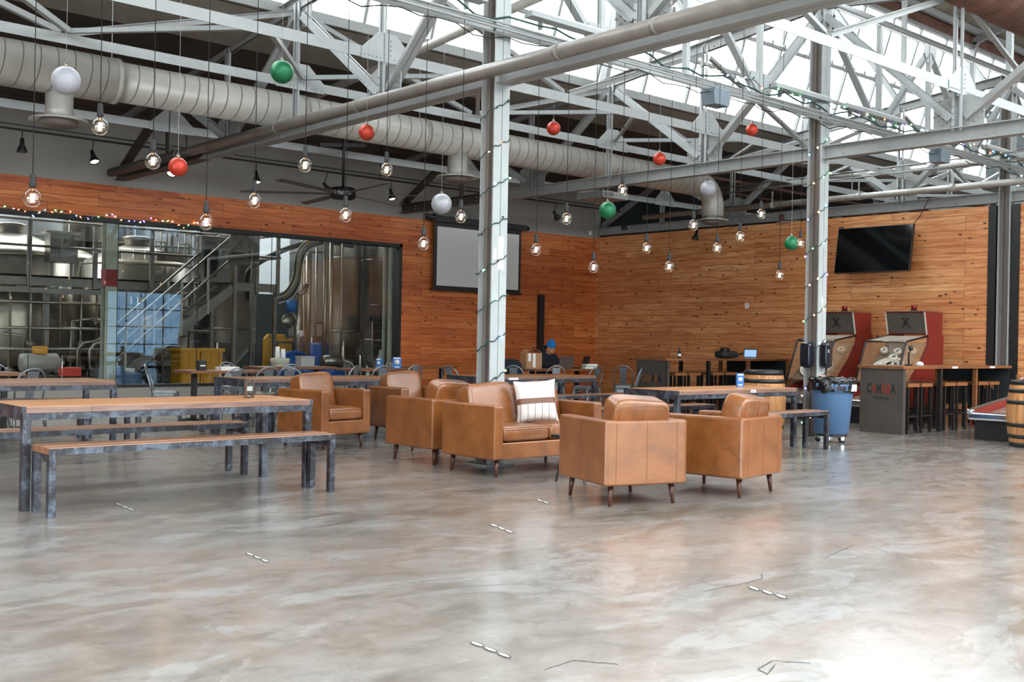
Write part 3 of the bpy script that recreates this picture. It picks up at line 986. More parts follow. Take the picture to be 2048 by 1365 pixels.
# trussed girder along the column row
t = thing('longitudinal_girder', 'trussed girder joining the tops of the columns, pale against the roof glass', 'girder', (7.25, 8.5, 4.5))
for i in range(1, len(COLX) - 1):
    a, b = COLX[i], COLX[i + 1]; dx = (b - a) / 4
    W(MB().bar((a + .1, 8.44, 6.13), (b - .1, 8.44, 6.13), .012, .1).bar((a + .1, 8.5, 6.19), (b - .1, 8.5, 6.19), .17, .012), 'top_chord', 'paint_lt', t)
    W(MB().bar((a + .1, 8.44, 4.52), (b - .1, 8.44, 4.52), .012, .1).bar((a + .1, 8.5, 4.57), (b - .1, 8.5, 4.57), .15, .012), 'bottom_chord', 'paint_lt', t)
    for k in range(4):
        up = k % 2 == 0
        p = (a + dx * k + .05, 8.45, 6.0 if up else 4.62); q = (a + dx * (k + 1) - .05, 8.45, 4.62 if up else 6.0)
        W(MB().angle(p, q, .1, .012, (0, 1, 0)), 'diagonal', 'paint_lt', t)
        if k: W(MB().bar((a + dx * k, 8.45, 4.55), (a + dx * k, 8.45, 6.1), .07, .07, (1, 0, 0)), 'vertical', 'paint_lt', t)
        if k in (1, 3):
            W(MB().b(a + dx * k - .22, a + dx * k + .22, 8.425, 8.433, 4.5, 4.86), 'gusset_plate', 'paint_lt', t)
        if k == 2:
            W(MB().prism([(-.2, 0), (.2, 0), (.2, -.2), (.08, -.36), (-.08, -.36), (-.2, -.2)], -8.433, -8.425, Matrix(((1, 0, 0, a + dx * 2), (0, 0, -1, 0), (0, 1, 0, 6.16), (0, 0, 0, 1)))), 'gusset_plate', 'paint_lt', t)
# purlins under the raised roof
t = thing('upper_purlin', 'white double purlins under the raised board roof', 'purlin', (13.24, 10, 9))
for y in (11.9, 10.5, 9.2, 7.8, 6.5, 5.1):
    z = ZR - (ZR - ZM2 - .38) * abs(y - YR) / (YM2 - YR) - .09
    W(MB().bar((XL, y, z), (XR, y, z), .09, .14), 'purlin', 'paint_lt', t)

# service tray along the column row with tube lights
t = thing('conduit_rack', 'grey conduits running along the column row under the tube lights', 'conduit', (7.25, 8.36, 4.5))
for dy, dz, r_ in ((-.05, -.02, .022), (-.09, -.045, .014), (-.12, -.0, .012), (-.03, -.08, .012)):
    W(MB().tube([(-6, 8.36 + dy, 4.5 + dz), (34, 8.36 + dy, 4.5 + dz)], r_, 8), 'conduit', 'paint', t)
pts = []
x = 3.
while x < 30:
    pts.append((x, 8.26, 4.36 + .03 * sin(x * 9) + .03 * cos(x * 4.1))); x += .22
W(MB().tube(pts, .007, 5), 'cable', 'cord', t)
pts = [(p[0], 8.24, p[2] + .2 + .02 * sin(p[0] * 7)) for p in pts]
W(MB().tube(pts, .012, 5), 'cable', 'wire', t)
names = ['nearest, left of the sofa column', 'just right of the sofa column', 'just left of the trash can column', 'just right of the trash can column', 'left of the far wall post', 'beyond the right wall post']
for k, (xa, xb) in enumerate(((5.6, 6.85), (7.45, 8.9), (11.75, 13.05), (13.45, 15.1), (17.75, 19.0), (19.6, 21.0))):
    lt = thing('tube_light', 'pale grey strip light fixture on the conduit run, ' + names[k], 'light fixture', ((xa + xb) / 2, 8.28, 4.6), 0, 'strip lights on the conduit run')
    W(MB().prism([(-.07, 0), (.07, 0), (.045, .06), (-.045, .06)], xa, xb, Matrix(((0, 0, 1, 0), (1, 0, 0, 8.24), (0, 1, 0, 4.64), (0, 0, 0, 1)))), 'housing', 'paint_lt', lt)
    W(MB().tube([(xa + .03, 8.22, 4.71), (xb - .03, 8.22, 4.71)], .018, 8), 'tube', 'white', lt)
    for xx in (xa + .2, xb - .2): W(MB().b(xx - .01, xx + .01, 8.24, 8.3, 4.55, 4.65), 'bracket', 'paint', lt)
for k, (x_, lb) in enumerate(((10.65, 'blue grey junction box hanging from the conduits left of the trash can column'), (16.35, 'blue grey junction box hanging from the conduits beyond the trash can column'), (16.1, ''))):
    if not lb: continue
    o = MB().prism([(-.14, -.2), (.14, -.2), (.17, -.05), (.13, .0), (-.13, .0), (-.17, -.05)], -.1, .1, Matrix(((1, 0, 0, 0), (0, 0, -1, 0), (0, 1, 0, 0), (0, 0, 0, 1)))).build('junction_box', flat('blue_grey_box', (108, 122, 132), .5))
    o.location = (x_, 8.3, 4.43); tag(o, lb, 'junction box')
    MB().b(-.02, .02, -.02, .02, 0, .08).build('hanger', 'paint', o)

# pipes
t = thing('drain_pipe', 'thick grey round pipe slanting across the view in front of the sofa column', 'pipe', (7.02, 8.5, 4.0))
W(MB().tube([(7.02, 15.2, 4.02), (7.02, -3, 4.02)], .072, 20), 'pipe_body', 'pipepaint', t)
W(MB().tube([(7.02, 18.3, 4.02), (7.02, 15.2, 4.02)], .072, 20), 'dark_pipe_end', 'paint_dk', t)
for y in (15.6, 12.6, 10.7, 7.3, 6.1): W(MB().tube([(7.02, y, 4.02), (7.02, y + .05, 4.02)], .078, 20), 'clamp', 'pipepaint', t)
t = thing('sprinkler_main', 'grey pipe resting along the beam over the right pine wall', 'pipe', (19.0, 12, 4.2))
W(MB().tube([(18.95, 16.8, 4.22), (18.95, -2, 4.22)], .06, 14), 'pipe_body', 'ductplain', t)
for y in (15, 13.2, 11.2, 9.3): W(MB().tube([(18.95, y, 4.22), (18.95, y + .1, 4.22)], .07, 14).b(18.94, 18.96, y + .04, y + .06, 4.22, 4.5), 'clamp', 'ductplain', t)
t = thing('conduit_pair', 'two thin grey conduits rising from the dark corner to the right wall post', 'conduit', (18.6, 12, 4.5))
for z in (4.62, 4.5):
    W(MB().tube([(18.3, 14.6, z - .04), (18.3, 8.5, z), (18.3, 4, z + .02)], .016, 6), 'conduit', 'paint', t)
for y in (11.0, 9.3): W(MB().b(18.29, 18.31, y, y + .015, 4.2, 4.62), 'hanger', 'paint', t)
t = thing('plumbing_pipe', 'round grey pipe high behind the far trusses', 'pipe', (20, 12, 5))
W(MB().tube([(20.5, 16, 4.9), (20.5, 2, 4.9)], .07, 12), 'pipe_body', 'ductplain', t)
# the round tie rods at upper left
t = thing('roof_pipe', 'round pale pipe slanting up toward the roof glass at upper left', 'pipe', (8.2, 12, 5.2))
W(MB().tube([(8.9, 16.2, 4.98), (8.9, 8.9, 5.55)], .06, 12), 'pipe_body', 'ductplain', t)

# ------------------------------------------------------------------ spiral duct
DY, DZ, DR = 13.45, 4.5, .25
p0 = atY(0, 134, DY); p1 = atY(900, 268, DY)
DZ = 4.45
t = thing('spiral_duct', 'long grey spiral air duct slung under the trusses above the brewery window', 'air duct', (10.5, DY, DZ))
xe = 17.0
xr = atY(222, 200, DY).x - 10.5
MB().tube([(-12, 0, 0), (xr, 0, 0)], DR + .03, 40).build('wide_duct_run', 'duct', t)
MB().tube([(xr, 0, 0), (xe - 10.5 - .2, 0, 0)], DR, 40).build('duct_run', 'duct', t)
el = [(xe - 10.7, 0, 0)]
for k in range(1, 7):
    a = k / 6 * pi / 2
    el.append((xe - 10.7 + sin(a) * .42, 0, -(1 - cos(a)) * .42))
el.append((xe - 10.7 + .42, 0, -.62))
MB().tube(el, DR * .86, 32).build('elbow', 'ductplain', t)
for xx in (atY(222, 200, DY).x, atY(595, 250, DY).x, atY(838, 290, DY).x, 14.2):
    MB().tube([(xx - 10.5, 0, 0), (xx - 10.5 + .07, 0, 0)], DR + (.036 if xx < 7 else .01), 40).build('coupling', 'ductplain', t)
    MB().b(xx - 10.505, xx - 10.495, -.004, .004, DR, DR + .75).build('hanger', 'paint', t)


def diffuser(x, z, r):
    o = MB()
    o.lathe([(r * .62, .3), (r * .62, .06), (r * .66, .04), (r * .58, .02), (r * .6, 0), (r * 1.3, -.05), (r * 1.32, -.07), (r * .75, -.05)], (x - 10.5, 0, z), 32)
    q = o.build('outlet_collar', 'ductplain', t)
    MB().lathe([(r * .85, -.06), (r * .86, -.11), (r * .6, -.14), (.01, -.13)], (x - 10.5, 0, z), 32).build('diffuser_cone', 'web', q)


for px_, py_ in ((118, 232), (915, 348)):
    p = atY(px_, py_, DY); diffuser(p.x, p.z - DZ, .26)
diffuser(xe + .22, atY(1402, 432, DY).z - DZ, .24)
# rusty duct high at upper right
p = atY(2048, 55, 6.3)
t = thing('rusty_duct', 'dark rusty brown spiral duct in the upper right corner of the view', 'air duct', (14, 6.3, p.z + .4))
MB().tube([(-2, 0, 0), (14, 0, 0)], .45, 32).build('duct_run', 'rustduct', t)
rr = MB()
for k in range(60): rr.tube([(-2 + k * .27, 0, 0), (-1.98 + k * .27, 0, 0)], .458, 32)
rr.build('seam_rings', 'rustduct', t)
o = MB().tube([(4, 7.3, p.z - .12), (30, 7.3, p.z - .12)], .035, 10).build('gas_pipe', 'paint_lt')
tag(o, 'pale pipe running under the rusty duct in the upper right corner', 'pipe')

# ================================================================== the brewery behind the window
YB2 = 28.5
struct('wall_brewery', MB().b(XL, 19.3, YB2, YB2 + .2, 0, 7.6).b(19.1, 19.3, WY + .2, YB2, 0, 7.6).b(XL - .2, XL, 9.5, YB2, 0, 7.6), 'plasterwhite', 'pale far wall of the brewery hall')
struct('trim_8', MB().b(XL, 19.1, YB2 - .06, YB2, 0, 2.5), 'darkwall', 'dark lower part of the far brewery wall')  # dark sheet added to stand for the dark gear below the walkway
br = MB().b(XL, 19.3, WY, 23.5, 7.5, 7.6).b(XL, 19.3, 27.6, YB2 + .2, 7.5, 7.6).b(XL, -5, 23.5, 27.6, 7.5, 7.6).b(17, 19.3, 23.5, 27.6, 7.5, 7.6)
struct('ceiling_brewery', br, 'plasterwhite', 'brewery ceiling with a long rooflight')
fr = struct('window_4', MB().b(-5, 17, 23.5, 23.56, 7.48, 7.6).b(-5, 17, 27.54, 27.6, 7.48, 7.6), 'paint', 'rooflight over the brewery')  # invented skylight that brightens the brewery's back wall
MB().b(-5, 17, 23.5, 27.6, 7.54, 7.545).build('glass_pane', 'skyglass', fr)
# the window itself
wf = MB()
wf.b(WX0, WX1, WY - .015, WY + .2, WZ1 - .075, WZ1).b(WX0, WX1, WY - .015, WY + .2, WZ0, WZ0 + .05).b(WX1 - .07, WX1, WY - .015, WY + .2, WZ0, WZ1).b(WX0, WX0 + .07, WY - .015, WY + .2, WZ0, WZ1)
fr = struct('window_1', wf, 'blackframe', 'long black framed window looking into the brewery')
seams = [atY(px_, 600, WY).x for px_ in (63, 240, 401, 548, 655, 735)]
xs = [WX0 + .07] + [1.9, 3.6] + seams + [WX1 - .07]
for i in range(len(xs) - 1):
    MB().b(xs[i] + .004, xs[i + 1] - .004, WY + .12, WY + .126, WZ0 + .05, WZ1 - .075).build('glass_pane', 'glass', fr)
sm = MB()
for x in xs[1:-1]: sm.b(x - .004, x + .004, WY + .115, WY + .13, WZ0 + .05, WZ1 - .075)
sm.build('silicone_joint', 'rubber', fr)

# columns just behind the glass
for x, lb in ((7.25, 'pale peeling post with a red painted band behind the brewery window'), (13.24, 'pale rust-spotted post behind the right end of the brewery window'), (1.26, 'pale post behind the brewery window left of the view')):
    c = column(x, 18.88, 6.2, lb, 'brewcol', 'brewcol', 'web')
    if x == 7.25:
        zt = atY(168, 536, 18.78).z; zb = atY(168, 571, 18.78).z
        MB().b(-.104, .104, -.115, .115, zb, zt).build('red_band', 'redband', c)
        MB().b(-.108, .108, -.112, -.106, 0, zb).build('cover_plate', 'brewcol', c)
        MB().b(-.108, .108, -.112, -.106, zt, 6).build('cover_plate', 'brewcol', c)

# mezzanine walkway
YM = 21.3; ZD = 2.36
XE = atY(548, 575, 20.3).x
t = thing('mezzanine_walkway', 'steel walkway on legs with double railings around the brew kettles', 'walkway', (6.0, 22, 0))
x0, x1 = 1.0, XE - .9
W(MB().b(x0, x1, YM, YM + .12, ZD - .2, ZD).b(x0, x1, YM, 21.78, ZD - .04, ZD).b(x0, x1, YM - .02, YM, ZD - .34, ZD - .24), 'deck', 'stainless_dk', t)
posts = [atY(p, 500, YM).x for p in (58, 190, 303, 405)]
for k, x in enumerate([posts[0] - 1.8] + posts):
    W(MB().b(x - .04, x + .04, YM - .05, YM + .01, ZD - .22, ZD + 1.02), 'railing_post', 'stainless_dk', t)
for z in (ZD + 1.04, ZD + .55):
    W(MB().tube([(x0, YM - .06, z), (x1, YM - .06, z)], .026, 8), 'handrail', 'stainless', t)
for px_ in (92, 243, 383):
    x = atY(px_, 600, YM + .3).x
    W(MB().b(x - .05, x + .05, YM + .25, YM + .35, 0, ZD - .04), 'leg', 'stainless_dk', t)
# landing and stair
t = thing('steel_stair', 'steel stair with tubular handrails climbing to a railed landing in the brewery', 'stair', (XE - 1, 20.3, 0))
LY0, LY1 = 20.1, 21.2
xl = atY(466, 575, LY0).x
W(MB().b(xl, XE, LY0, LY0 + .06, ZD - .17, ZD).b(xl, XE, LY0, LY1, ZD - .04, ZD).b(xl, xl + .06, LY0, LY1, ZD - .17, ZD), 'landing', 'stainless_dk', t)
for x, y in ((xl + .06, LY0 + .05), (XE - .06, LY0 + .05), (xl + .06, LY1 - .05), (XE - .06, LY1 - .05)):
    W(MB().b(x - .035, x + .035, y - .035, y + .035, 0, ZD - .04), 'leg', 'stainless_dk', t)
for x in (xl + .03, (xl + XE) / 2, XE - .04):
    W(MB().b(x - .035, x + .035, LY0 - .05, LY0, ZD - .25, ZD + 1.02), 'railing_post', 'stainless_dk', t)
for x in (XE - .04,): W(MB().b(x - .03, x + .03, LY1 - .05, LY1, ZD, ZD + 1.0), 'railing_post', 'stainless_dk', t)
for z in (ZD + 1.03, ZD + .55):
    W(MB().tube([(xl, LY0 - .04, z), (XE, LY0 - .04, z), (XE, LY1, z)], .026, 8), 'handrail', 'stainless', t)
    W(MB().tube([(xl + .3, LY1, z), (XE, LY1, z)], .022, 8), 'handrail', 'stainless', t)
run = 2.75; nst = 9; SW = .62
for y in (LY0, LY0 + SW):
    W(MB().bar((xl, y, ZD - .12), (xl - run, y, .05), .04, .17), 'stringer', 'stainless_dk', t)
    for h in (.98, .52):
        pts = [(xl, y - .02, ZD + h), (xl - run + .25, y - .02, .15 + h)]
        if h > .9: pts += [(xl - run - .02, y - .02, .15 + h - .05), (xl - run - .12, y - .02, h - .02), (xl - run - .12, y - .02, .62), (xl - run + .1, y - .02, .56)]
        W(MB().tube(pts, .025, 8), 'handrail', 'stainless', t)
    for k in range(1, 5):
        x = xl - run * k / 5; z = (ZD - .12) * (1 - k / 5)
        W(MB().b(x - .02, x + .02, y - .04, y, z - .1, z + 1.02), 'baluster', 'stainless', t)
for k in range(nst):
    x = xl - run * (k + .5) / nst; z = ZD - ZD * (k + .7) / nst
    W(MB().b(x - .1, x + .1, LY0, LY0 + SW, z - .025, z), 'tread', 'stainless_dk', t)


def kettle(px_, Y, r, ztop_, label, zbody=None, mat='stainless', man=True):
    p = atY(px_, 600, Y)
    t = thing('brew_kettle', label, 'brewing tank', (p.x, Y, 0), 0, 'domed brewing kettles')
    zs = ztop_ - r * .42
    MB().lathe([(r * .9, .6), (r, .75), (r, zs)], (0, 0, 0), 40).build('body', 'stainless', t)
    MB().lathe([(r, zs), (r * 1.0, zs + .04), (r * .93, zs + .12), (r * .7, zs + r * .24), (r * .36, zs + r * .38), (.26, ztop_)], (0, 0, 0), 40).build('dome', mat, t)
    if man:
        MB().lathe([(.27, ztop_ - .02), (.27, ztop_ + .12), (.31, ztop_ + .14), (.31, ztop_ + .18), (.24, ztop_ + .2), (.01, ztop_ + .22)], (0, 0, 0), 28).build('manway', 'stainless', t)
    for k in range(4):
        a = k * pi / 2 + .6
        MB().tube([(cos(a) * r * .75, sin(a) * r * .75, 0), (cos(a) * r * .75, sin(a) * r * .75, .75)], .05, 8).build('leg', 'stainless_dk', t)
    return t


kettle(18, 23.05, 1.2, atY(0, 465, 23.05).z, 'domed stainless brew kettle at the left edge of the brewery window')
k2 = kettle(272, 23.0, 1.12, atY(272, 492, 23.0).z, 'domed stainless brew kettle with a manway behind the stair top')
kz = atY(272, 517, 23.0).z
for k in range(8):
    a = -pi / 2 - .75 + k * .2
    MB().box((cos(a) * 1.14, sin(a) * 1.14, kz), (.22, .02, .2), a + pi / 2).build('name_plate', 'stainless', k2)
kettle(130, 24.3, .8, atY(130, 495, 24.3).z, 'smaller domed kettle half hidden behind the steel control box', man=False)
p0 = atY(100, 524, 21.4); p1 = atY(157, 462, 21.4)
t = thing('control_box', 'square brushed steel hood on the walkway left of the red banded post', 'cabinet', (p0.x, 21.4, p0.z))
MB().b(0, p1.x - p0.x, 0, .33, 0, p1.z - p0.z - .08).build('body', 'stainless_dk', t, bevel=.01)
MB().b(-.08, p1.x - p0.x + .05, -.03, .36, p1.z - p0.z - .06, p1.z - p0.z - .03).build('lid', 'stainless', t)
for xx in (.08, p1.x - p0.x - .08): MB().b(xx - .02, xx + .02, .1, .14, ZD - p0.z, 0).build('leg', 'stainless_dk', t)


def fermenter(px_, Y, r, z1, label, mat='stainless', zc=1.1):
    p = atY(px_, 600, Y)
    t = thing('fermenter', label, 'fermenting tank', (p.x, Y, 0), 0, 'tall cylindrical fermenters')
    MB().lathe([(r, zc), (r, z1), (r * .8, z1 + r * .25), (.1, z1 + r * .4)], (0, 0, 0), 36).build('shell', mat, t)
    MB().lathe([(.06, zc - .75), (.1, zc - .7), (r * .97, zc - .02), (r, zc)], (0, 0, 0), 36).build('cone', 'stainless_dk', t)
    MB().tube([(0, 0, zc - .75), (0, -.0, zc - .95), (0, -.3, zc - .98)], .035, 8).build('outlet', 'stainless', t)
    for k in range(4):
        a = k * pi / 2 + pi / 4
        MB().tube([(cos(a) * r * .93, sin(a) * r * .93, 0), (cos(a) * r * .93, sin(a) * r * .93, zc + .1)], .045, 8).build('leg', 'stainless', t)
    for z in (zc + .3, (zc + z1) / 2): MB().lathe([(r + .004, z), (r + .012, z + .01), (r + .012, z + .04), (r + .004, z + .05)], (0, 0, 0), 36).build('weld_band', 'stainless_dk', t)
    return t


fermenter(640, 23.8, .78, 5.4, 'tall pale fermenter seen right of the curving hoses', 'plasterwhite', 1.3)  # silver tank; its bright white reflection is put into the shell colour
fermenter(700, 22.2, .6, 5.2, 'tall stainless fermenter just left of the rust-spotted post')
fermenter(770, 20.9, .58, 5.2, 'tall dim stainless fermenter at the right end of the brewery window', 'stainless_dk', .9)
fermenter(455, 24.6, .7, 5.4, 'tall stainless fermenter behind the stair landing')
fermenter(330, 26.6, .75, 5.8, 'tall pale tank far behind the domed kettle with the manway', 'plasterwhite')
fermenter(215, 26.6, .6, 5.8, 'tall slim tank far behind the red banded post')
fermenter(40, 26.4, .9, 5.8, 'tall pale tank far behind the leftmost kettle', 'plasterwhite')
fermenter(120, 26.8, .6, 5.8, 'tall dull tank far behind the steel control box')
# machine frames and dark gear under the walkway
t = thing('pipe_manifold', 'tangle of stainless process pipes and valves under the walkway', 'pipework', (6.0, 21.8, 0))
for k in range(14):
    px_ = 18 + k * 24 + rnd.uniform(-8, 8); Y = 21.48 + (k % 3) * .12
    p = atY(px_, 690, Y); zt = rnd.choice((1.2, 1.5, 2.1, 2.1))
    W(MB().tube([(p.x, Y, 0.05), (p.x, Y, zt), (p.x + rnd.choice((-.5, .5)), Y, zt + .05)], .03, 8), 'pipe', 'stainless', t)
    z = .5 + rnd.random()
    W(MB().lathe([(.03, -.06), (.075, -.05), (.075, .05), (.03, .06)], (p.x, Y, z), 12).tube([(p.x, Y, z), (p.x, Y - .14, z)], .015, 6).lathe([(.06, 0), (.07, .01), (.07, .02), (.02, .025)], (p.x, Y - .14, z), 12), 'valve', 'stainless', t)
for z in (.95, 1.35, 1.85):
    a = atY(0, 690, 21.45); b = atY(430, 690, 21.45)
    W(MB().tube([(a.x - 1, 21.45, z), (b.x, 21.45, z)], .028, 8), 'pipe', 'stainless', t)
t = thing('upper_pipework', 'fine stainless process pipes and gauges above the walkway rail', 'pipework', (9.0, 24.0, 3))
for k in range(10):
    px_ = 310 + k * 12; p = atY(px_, 480, 23.9); z0 = ZD; z1 = 3.4 + (k % 4) * .22
    W(MB().tube([(p.x, 23.9, z0), (p.x, 23.9, z1), (p.x + .25, 23.9, z1), (p.x + .25, 23.9, z1 - .3)], .02, 8), 'pipe', 'stainless', t)
    W(MB().lathe([(.02, -.03), (.06, -.02), (.06, .02), (.02, .03)], (p.x, 23.86, z0 + .5 + .1 * (k % 3)), 10), 'valve', 'stainless_dk', t)
for px_, py_ in ((140, 470), (225, 470)):
    p = atY(px_, py_, 24.2)
    W(MB().tube([(p.x, 24.2, ZD), (p.x, 24.2, p.z + .35), (p.x + .5, 24.2, p.z + .45), (p.x + .9, 24.2, p.z + .4)], .045, 10), 'pipe', 'stainless', t)
dk = MB()
for px_, w_, z1, Y in ((110, .9, 1.7, 23.0), (235, 1.2, 1.9, 23.2), (330, 1.0, 1.6, 22.8), (20, 1.0, 1.9, 23.2), (400, .8, 1.7, 23.4)):
    pass
names = ['dark machine cabinet under the leftmost kettle', 'dark machine cabinet behind the pipes left of the red banded post', 'dark machine cabinet right of the red banded post', 'dark machine cabinet beneath the middle of the stair']
for (px_, w_, z1, Y), lb in zip(((12, 1.3, 2.0, 24.4), (115, 1.3, 1.95, 24.4), (235, 1.5, 2.0, 24.4), (350, 1.4, 1.95, 24.4)), names):
    p = atY(px_, 700, Y)
    t = thing('machine_cabinet', lb, 'machine', (p.x, Y, 0))
    MB().b(-w_ / 2, w_ / 2, 0, .6, .08, z1).build('casing', 'darkwall', t, bevel=.02)
    for k in range(4): MB().b(-w_ / 2 + .1, w_ / 2 - .1, -.02, 0, .3 + k * .4, .34 + k * .4).build('slot', 'stainless_dk', t)
    for sx in (-1, 1): MB().b(sx * w_ * .4 - .04, sx * w_ * .4 + .04, .05, .5, 0, .08).build('foot', 'black', t)
# yellow tubs, blue pump and drums
for k, (px0, px1, Y, z0, z1, lb) in enumerate(((362, 400, 20.85, .12, .98, 'yellow plastic tub beneath the stair, left of its twin'), (403, 446, 20.85, .12, .98, 'yellow plastic tub beneath the stair, nearest the landing leg'))):
    a = atY(px0, 720, Y); b = atY(px1, 720, Y)
    t = thing('yellow_tub', lb, 'tub', ((a.x + b.x) / 2, Y, 0)); hw = (b.x - a.x) / 2
    MB().b(-hw, hw, 0, .5, z0, z1).build('tub_body', 'yellow', t, bevel=.03)
    MB().b(-hw - .03, hw + .03, -.03, .53, z1 - .05, z1 + .02).build('rim', 'yellow', t, bevel=.01)
    for sx in (-1, 0, 1): MB().b(sx * hw * .75 - .03, sx * hw * .75 + .03, -.03, 0, z0 + .05, z1 - .05).build('rib', 'yellow', t)
    for sx in (-1, 1): MB().b(sx * hw * .7 - .05, sx * hw * .7 + .05, .1, .4, 0, z0).build('skid', 'black', t)
a = atY(526, 740, 21.6); b = atY(600, 670, 21.6)
t = thing('yellow_guard', 'tall yellow plastic guard panel standing behind the blue pump', 'guard', ((a.x + b.x) / 2, 21.6, 0)); hw = (b.x - a.x) / 2
MB().prism([(-hw, .0), (hw, .0), (hw, b.z - .1), (hw * .2, b.z - .1), (hw * .1, b.z), (-hw * .8, b.z), (-hw, b.z - .1)], -.05, .05, Matrix(((1, 0, 0, 0), (0, 0, -1, 0), (0, 1, 0, 0), (0, 0, 0, 1)))).build('panel', 'yellow', t, bevel=.02)
MB().b(-hw, hw, -.2, .2, 0, .05).build('foot', 'yellow', t)
p = atY(572, 720, 20.7)
t = thing('blue_pump', 'blue hose pump with a curled hose in front of the yellow guard', 'pump', (p.x, 20.7, 0))
MB().lathe([(.01, -.22), (.3, -.2), (.33, -.1), (.33, .1), (.3, .2), (.01, .22)], (0, 0, .62), 28, Matrix.Rotation(pi / 2, 4, 'X')).build('pump_head', 'pumpblue', t)
MB().b(-.35, .4, -.25, .25, .12, .3).build('base_frame', 'pumpblue', t, bevel=.02)
MB().tube([(-.2, .05, .95), (-.2, .05, 1.15), (.2, .05, 1.15), (.2, .05, .95)], .03, 8).build('handle', 'black', t)
MB().tube([(.05 + .45 * cos(a_), -.25, .55 + .4 * sin(a_)) for a_ in [-.9 + i * .25 for i in range(18)]], .025, 8).build('hose', 'pumpblue', t)
MB().lathe([(.16, -.3), (.16, .3)], (.55, .05, .4), 20, Matrix.Rotation(pi / 2, 4, 'Y')).build('motor', 'pumpblue', t)
for sx in (-.25, .3): MB().lathe([(.02, -.03), (.12, -.03), (.12, .03), (.02, .03)], (sx, -.2, .12), 16, Matrix.Rotation(pi / 2, 4, 'X')).build('wheel', 'rubber', t)
p = atY(636, 700, 21.3)
t = thing('blue_drum', 'blue plastic drum right of the blue hose pump', 'drum', (p.x, 21.3, 0))
MB().lathe([(.26, 0), (.28, .03), (.28, .3), (.29, .32), (.28, .34), (.28, .6), (.29, .62), (.28, .64), (.28, 1.1), (.25, 1.14), (.01, 1.14)], (0, 0, 0), 28).build('drum_body', 'pumpblue', t)
p = atY(576, 640, 21.0)
t = thing('valve_stack', 'standing stainless pipe with blue actuator valves behind the pump', 'valve', (p.x + .25, 21.0, 0))
MB().tube([(0, 0, 0), (0, 0, 1.55), (0, 0, 2.2)], .09, 14).build('standpipe', 'stainless', t)
MB().lathe([(.02, -.14), (.12, -.12), (.12, .12), (.02, .14)], (-.2, -.05, 1.95), 16).build('actuator', 'bluebox', t)
MB().lathe([(.02, -.05), (.16, -.03), (.16, .03), (.02, .05)], (-.3, -.1, 1.62), 16, Matrix.Rotation(pi / 2, 4, 'X')).build('hand_wheel', 'stainless', t)
MB().tube([(0, 0, 2.2), (.15, 0, 2.3), (.2, 0, 2.45)], .06, 10).build('elbow', 'stainless_dk', t)
MB().lathe([(.01, -.04), (.07, -.04), (.07, .04), (.01, .04)], (0, -.12, 1.35), 16, Matrix.Rotation(pi / 2, 4, 'X')).build('gauge', 'paper', t)
# vertical process pipes in front of the pale tank
t = thing('riser_pipes', 'bright vertical stainless riser pipes beside the pale fermenter', 'pipework', (12.0, 21.2, 0))
for px_, Y, r_, z1 in ((616, 21.3, .075, 4.2), (604, 21.6, .03, 4.2), (650, 21.0, .05, 3.6), (661, 20.6, .045, 3.9), (683, 20.8, .02, 3.9), (632, 21.9, .03, 4.2), (608, 21.2, .02, 3)):
    p = atY(px_, 600, Y)
    W(MB().tube([(p.x, Y, 0), (p.x, Y, z1)], r_, 12), 'pipe', 'stainless', t)
p = atY(640, 735, 20.9)
t = thing('small_pump', 'small stainless pump on the floor right of the blue drum', 'pump', (p.x, 20.4, 0))
MB().lathe([(.01, -.25), (.13, -.23), (.13, .2), (.06, .25)], (0, 0, .75), 16, Matrix.Rotation(pi / 2, 4, 'Y')).build('motor', 'stainless', t)
MB().b(-.25, .25, -.15, .15, 0, .6).build('stand', 'pumpblue', t, bevel=.02)
MB().tube([(.2, 0, .75), (.5, 0, .75), (.55, 0, .4)], .05, 10).build('pipe', 'stainless', t)
p = atY(80, 738, 20.4)
t = thing('grey_motor', 'grey electric motor on a stand behind the window at left', 'motor', (p.x, 20.4, 0))
MB().lathe([(.01, -.36), (.16, -.34), (.17, -.3), (.17, .28), (.1, .34), (.05, .42)], (0, 0, .72), 20, Matrix.Rotation(pi / 2, 4, 'Y')).build('motor_body', 'ductplain', t)
MB().b(-.35, .35, -.2, .2, .0, .5).build('stand', 'stainless_dk', t, bevel=.02)
MB().b(-.12, .1, -.1, .1, .88, 1.02).build('terminal_box', 'yellow', t, bevel=.01)
# hoses
def arc(P, n=8):
    out = []
    Q = [P[0]] + P + [P[-1]]
    for i in range(1, len(Q) - 2):
        for k in range(n):
            u = k / n
            a, b, c, d = Vector(Q[i - 1]), Vector(Q[i]), Vector(Q[i + 1]), Vector(Q[i + 2])
            out.append(.5 * ((2 * b) + (c - a) * u + (2 * a - 5 * b + 4 * c - d) * u * u + (3 * b - a - 3 * c + d) * u ** 3))
    out.append(Vector(P[-1])); return out


